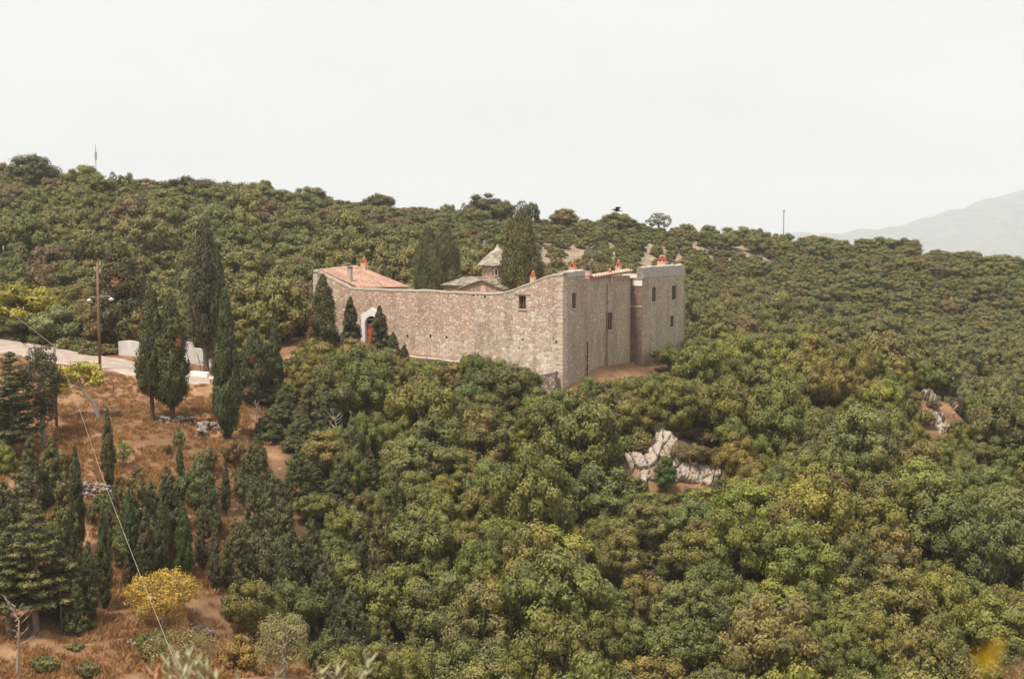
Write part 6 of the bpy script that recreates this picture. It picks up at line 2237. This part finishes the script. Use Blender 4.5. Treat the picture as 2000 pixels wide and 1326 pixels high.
# ------------------------------------------------------------------ dead wood
def dead_tree(name, base, top, label, seed, spread, r=.07, levels=3, nbr=9):
    rd = random.Random(seed)
    o = empty(name, tuple(base), label, 'dead tree')
    mb = MB()
    H = top.z - base.z
    trunk = [Vector((0, 0, -.4)), Vector((0, 0, 0)), Vector((rd.uniform(-.1, .1), 0, H * .35)), Vector((rd.uniform(-.2, .2), 0, H * .7)), Vector((top.x - base.x, 0, H))]
    mb.tube(trunk, [r * 1.3, r, r * .8, r * .5, r * .12], 7)
    me = mb.mesh('trunk'); link('trunk', me, o, M_DEAD)
    mb = MB()
    for i in range(nbr):
        t = rd.uniform(.35, .9)
        p = Vector((rd.uniform(-.05, .05), 0, H * t))
        a = rd.uniform(0, 6.28)
        L = spread * (1.1 - t * .6) * rd.uniform(.6, 1.1)
        q = p + Vector((math.cos(a) * L, math.sin(a) * L, L * rd.uniform(.5, 1.0)))
        m_ = p.lerp(q, .5) + Vector((0, 0, -.08 * L))
        mb.tube([p, m_, q], [r * .4, r * .28, r * .07], 5)
        for k in range(3):
            b = m_.lerp(q, rd.uniform(.1, .8))
            e = b + Vector((math.cos(a + rd.uniform(-1, 1)) * L * .4, math.sin(a + rd.uniform(-1, 1)) * L * .4, L * rd.uniform(.2, .5)))
            mb.tube([b, e], [r * .18, r * .05], 4)
    me = mb.mesh('branches'); link('branch', me, o, M_DEAD)
    return o


b = hit(34, 1322)
dead_tree('dead_tree', b, Vector((at(8, 1165, b.y).x, b.y, at(8, 1165, b.y).z)), 'leafless grey tree at the lowest corner of the dry slope', 2, 1.1, .09, nbr=12)
q = at(656, 905, 108)
b = Vector((q.x, 108, gz(q.x, 108)))
dead_tree('dead_tree', b, at(648, 800, 108), 'bare grey branches of a dead tree sticking out of the wood', 5, .9, .10, nbr=14)
q = at(500, 880, 112)
b = Vector((q.x, 112, gz(q.x, 112)))
dead_tree('dead_tree', b, at(508, 778, 112), 'reddish dead sapling at the wood edge below the loose cypress', 6, .5, .06, nbr=14)
q = at(60, 1010, 90)
b = Vector((q.x, 90, gz(q.x, 90)))
dead_tree('dead_tree', b, at(40, 930, 90), 'dead twiggy tree among the conifers of the lower slope', 8, 1.0, .06, nbr=14)
p = hit(121, 1238)
dead_tree('dead_tree', p, at(124, 1130, p.y), 'thin bare grey stem beside the tiered conifer', 9, .35, .05, nbr=5)

# ------------------------------------------------------------------ flying bird
bp_ = at(1205, 411, 112)
o = empty('bird', tuple(bp_), 'dark bird flying low over the crest with raised wings', 'bird')


def bird():
    mb = MB()
    # body: one lofted surface from bill to tail, flying to the left
    secs = [(-.43, .006, .005, -.02), (-.38, .022, .02, -.01), (-.33, .05, .05, 0.005), (-.26, .055, .055, .01), (-.15, .085, .085, 0), (0.0, .095, .09, -.01), (.15, .07, .065, -.01), (.27, .05, .03, 0), (.40, .085, .012, -.005), (.46, .07, .006, -.01)]
    base = 0
    for x, ry, rz, zc in secs:
        for k in range(10):
            t = 6.283 * k / 10
            mb.v.append((x, ry * math.cos(t), zc + rz * math.sin(t)))
    for i in range(len(secs) - 1):
        for k in range(10):
            mb.f.append((i * 10 + k, i * 10 + (k + 1) % 10, (i + 1) * 10 + (k + 1) % 10, (i + 1) * 10 + k))
    mb.f.append(tuple(range(10))[::-1])
    mb.f.append(tuple(range((len(secs) - 1) * 10, len(secs) * 10)))
    # wings: raised, swept back, each lofted from the shoulder
    for sg, up in ((1, .30), (-1, .16)):
        P = []
        for u in (0, .2, .45, .7, .9, 1.0):
            yy_ = sg * (.06 + .44 * u * (1 if sg > 0 else .7))
            zz_ = .05 + up * math.sin(u * 1.9)
            ch = (.26, .27, .25, .2, .12, .03)[(0, .2, .45, .7, .9, 1.0).index(u)]
            lx = -.12 + .22 * u ** 1.6 - .04 * math.sin(u * 3)
            for (dx, dz) in ((0, .0), (ch * .35, .02), (ch, .0), (ch * .35, -.012)):
                P.append((lx + dx, yy_, zz_ + dz))
        n = len(mb.v)
        mb.v += P
        for i in range(5):
            for k in range(4):
                mb.f.append((n + i * 4 + k, n + i * 4 + (k + 1) % 4, n + (i + 1) * 4 + (k + 1) % 4, n + (i + 1) * 4 + k))
        mb.f.append((n, n + 1, n + 2, n + 3))
        mb.f.append((n + 20, n + 21, n + 22, n + 23))
    return mb.mesh('body', smooth=True)


link('body', bird(), o, M_BIRD)
mb = MB()
mb.tube([(-.42, 0, -.018), (-.46, 0, -.022), (-.485, 0, -.035)], [.012, .008, .002], 6)
link('bill', mb.mesh('bill'), o, M_BLACK)
o.rotation_euler = (math.radians(-12), math.radians(8), math.radians(-20))

# ------------------------------------------------------------------ plants close to the camera
def lens_leaf(mb, p, d, side, L, W, fold=.25):
    d = d.normalized()
    s = (side - d * side.dot(d)).normalized()
    n = d.cross(s)
    prof = [(0, .06), (.2, .7), (.5, 1.0), (.78, .7), (1, .02)]
    c, l, r = [], [], []
    for t, w in prof:
        q = p + d * (L * t) - n * (.06 * L * math.sin(t * 3))
        c.append(q)
        l.append(q + s * W * w * .5 + n * fold * W * w)
        r.append(q - s * W * w * .5 + n * fold * W * w)
    for i in range(4):
        mb.quad(c[i], l[i], l[i + 1], c[i + 1])
        mb.quad(r[i], c[i], c[i + 1], r[i + 1])


def green(name, c, var=.2):
    m = plain(name, c, var, 20, .55, bmp=0)
    return m


M_OL = green('olive_leaf', (0.40, 0.40, 0.245), .22)
M_OLD = green('withered_leaf', (0.48, 0.26, 0.14))
M_STEM = plain('green_stem', (0.33, 0.31, 0.17), .2, 20, bmp=0)
M_PET = plain('yellow_petal', (0.55, 0.40, 0.02), .12, 40, .6, bmp=0)
M_GL = green('broom_stem', (0.13, 0.16, 0.06))
oy = 4.8
ob = Vector((at(400, 1300, oy).x, oy, 0))
ob.z = gz(ob.x, ob.y)
OT = empty('olive_tree', tuple(ob), 'young olive tree just below us, only its silvery top shoots in sight', 'olive tree')
mb = MB()
fork = ob + Vector((.02, 0, 1.0))
mb.tube([ob - Vector((0, 0, .3)), ob, ob + Vector((.05, 0, .5)), fork], [.06, .05, .042, .035], 8)
mb.build('trunk', M_BARKG, OT, smooth=True)
rd = random.Random(12)
mst, mlf, mdr = MB(), MB(), MB()
tips = [(345, 1281, 4.8, .34), (366, 1286, 4.7, .3), (384, 1297, 4.85, .28), (326, 1296, 4.9, .28), (402, 1306, 4.75, .24), (312, 1312, 4.85, .22), (356, 1306, 4.6, .24), (300, 1318, 4.8, .2), (540, 1322, 5.0, .2), (626, 1316, 4.9, .2), (660, 1311, 4.9, .22), (716, 1298, 4.8, .3), (705, 1318, 4.85, .2), (420, 1322, 4.7, .2), (470, 1340, 5.1, .25), (590, 1345, 5.0, .25)]
for i, (px, py, Y, L) in enumerate(tips):
    tip = at(px, py, Y)
    root = fork + Vector(((tip.x - fork.x) * .45, (tip.y - fork.y) * .5, .25))
    st_ = tip - Vector(((tip.x - fork.x) * .25, 0, L + .25))
    mst.tube([fork, root, st_, tip - Vector((0, 0, .03))], [.014, .01, .006, .0018], 6)
    dirn = (tip - st_).normalized()
    dry_ = px in (300, 312)
    n = int(L / .022)
    for k in range(n):
        p = tip - dirn * (L * k / n)
        a = k * 1.571 + rd.uniform(-.4, .4)
        for s_ in (0, math.pi):
            o_ = Vector((math.cos(a + s_), math.sin(a + s_), 0))
            d = dirn * rd.uniform(.75, 1.15) + o_ * rd.uniform(.35, .75)
            lens_leaf(mdr if dry_ else mlf, p, d, Vector((-o_.y, o_.x, .1)), rd.uniform(.042, .066), rd.uniform(.010, .014))
mst.build('branch', M_STEM, OT)
mlf.build('foliage', M_OL, OT)
mdr.build('withered_foliage', M_OLD, OT)
by_ = 0.75
bb = Vector((at(1935, 1300, by_).x, by_, 0))
bb.z = gz(bb.x, bb.y)
BR = empty('broom_plant', tuple(bb), 'out-of-focus stem with yellow flowers close to the lens', 'flower')
mst = MB()
for (px, py) in ((1938, 1262), (1975, 1305), (1958, 1335)):
    tp_ = at(px, py, by_)
    mst.tube([bb - Vector((0, 0, .1)), bb.lerp(tp_, .5) + Vector((.03, 0, 0)), tp_], [.003, .002, .0009], 6)
mst.build('stem', M_GL, BR)
for (px, py, s) in ((1944, 1254, .011), (1936, 1270, .012), (1918, 1283, .012), (1930, 1294, .011), (1906, 1276, .008)):
    c = at(px, py, by_)
    mb = MB()
    for k in range(5):
        a = k * 1.2566 + px
        d = Vector((math.cos(a) * .8, -.5, math.sin(a) * .8))
        lens_leaf(mb, c, d, d.cross(Vector((0, 1, .2))), s * .42, s * .3)
    mb.build('flower', M_PET, BR)
mb = MB()
for k in range(9):
    c = at(1975 + rd.uniform(-14, 10), 1305 + k * 5, by_)
    lens_leaf(mb, c, Vector((rd.uniform(-1, 1), -.3, rd.uniform(.2, 1))), Vector((rd.uniform(-1, 1), 1, 0)), .008, .0025)
mb.build('leaf', M_OLD, BR)
# ------------------------------------------------------------------ light, sky, air
SUN_EL, SUN_AZ = math.radians(64), math.radians(223)      # azimuth clockwise from +Y: behind us, to the left
sd = Vector((math.sin(SUN_AZ) * math.cos(SUN_EL), math.cos(SUN_AZ) * math.cos(SUN_EL), math.sin(SUN_EL)))
sl = bpy.data.lights.new('sun', 'SUN')
sl.energy = 4.6
sl.angle = math.radians(8)
sl.color = (1.0, 0.91, 0.78)
so = bpy.data.objects.new('sun', sl)
COL.objects.link(so)
so.rotation_euler = sd.to_track_quat('Z', 'Y').to_euler()
w = bpy.data.worlds.new('World')
SC.world = w
w.use_nodes = True
nt = w.node_tree
bg = nt.nodes['Background']
sky = nt.nodes.new('ShaderNodeTexSky')
sky.sky_type = 'NISHITA'
sky.sun_disc = False
sky.sun_elevation, sky.sun_rotation = SUN_EL, SUN_AZ
sky.air_density, sky.dust_density = 1.0, 4.0
# a veil of thin cloud over the blue
tc = nt.nodes.new('ShaderNodeTexCoord')
mp = nt.nodes.new('ShaderNodeMapping')
mp.inputs['Scale'].default_value = (1, 1, 3.5)
nt.links.new(tc.outputs['Generated'], mp.inputs['Vector'])
cl = N(nt, 'ShaderNodeTexNoise', Scale=2.2, Detail=5, Roughness=.55)
nt.links.new(mp.outputs['Vector'], cl.inputs['Vector'])
cr = ramp(nt, [(.3, (8.5, 8.42, 8.4)), (.7, (9.3, 9.2, 9.1))])
nt.links.new(cl.outputs['Fac'], cr.inputs[0])
nt.links.new(mix(nt, .90, sky.outputs[0], cr.outputs[0]), bg.inputs['Color'])
bg.inputs['Strength'].default_value = 0.1

bm = bmesh.new()
bmesh.ops.create_cube(bm, size=1)
hm = bpy.data.meshes.new('haze')
bm.to_mesh(hm)
bm.free()
hz_ = link('haze', hm)
hz_.scale = (15400, 10600, 560)
hz_.location = (0, 4200, -125)
m = bpy.data.materials.new('haze')
m.use_nodes = True
nt = m.node_tree
nt.nodes.remove(nt.nodes['Principled BSDF'])
pv = nt.nodes.new('ShaderNodeVolumePrincipled')
pv.inputs['Color'].default_value = (.90, .95, 1, 1)
pv.inputs['Density'].default_value = 0.00017
pv.inputs['Anisotropy'].default_value = 0.0
nt.links.new(pv.outputs[0], nt.nodes['Material Output'].inputs['Volume'])
hm.materials.append(m)
tag(hz_, 'thin summer haze filling the air over the hills', None, None, 'stuff')

SC.view_settings.view_transform = 'Standard'
SC.view_settings.look = 'None'
SC.view_settings.gamma = 1
SC.view_settings.exposure = 0.15
SC.cycles.use_denoising = True
SC.cycles.denoiser = 'OPENIMAGEDENOISE'
SC.cycles.denoising_input_passes = 'RGB_ALBEDO_NORMAL'
SC.cycles.denoising_prefilter = 'ACCURATE'
SC.cycles.max_bounces = 6
SC.cycles.diffuse_bounces = 3
SC.cycles.transmission_bounces = 3
SC.cycles.volume_bounces = 1
SC.cycles.transparent_max_bounces = 4
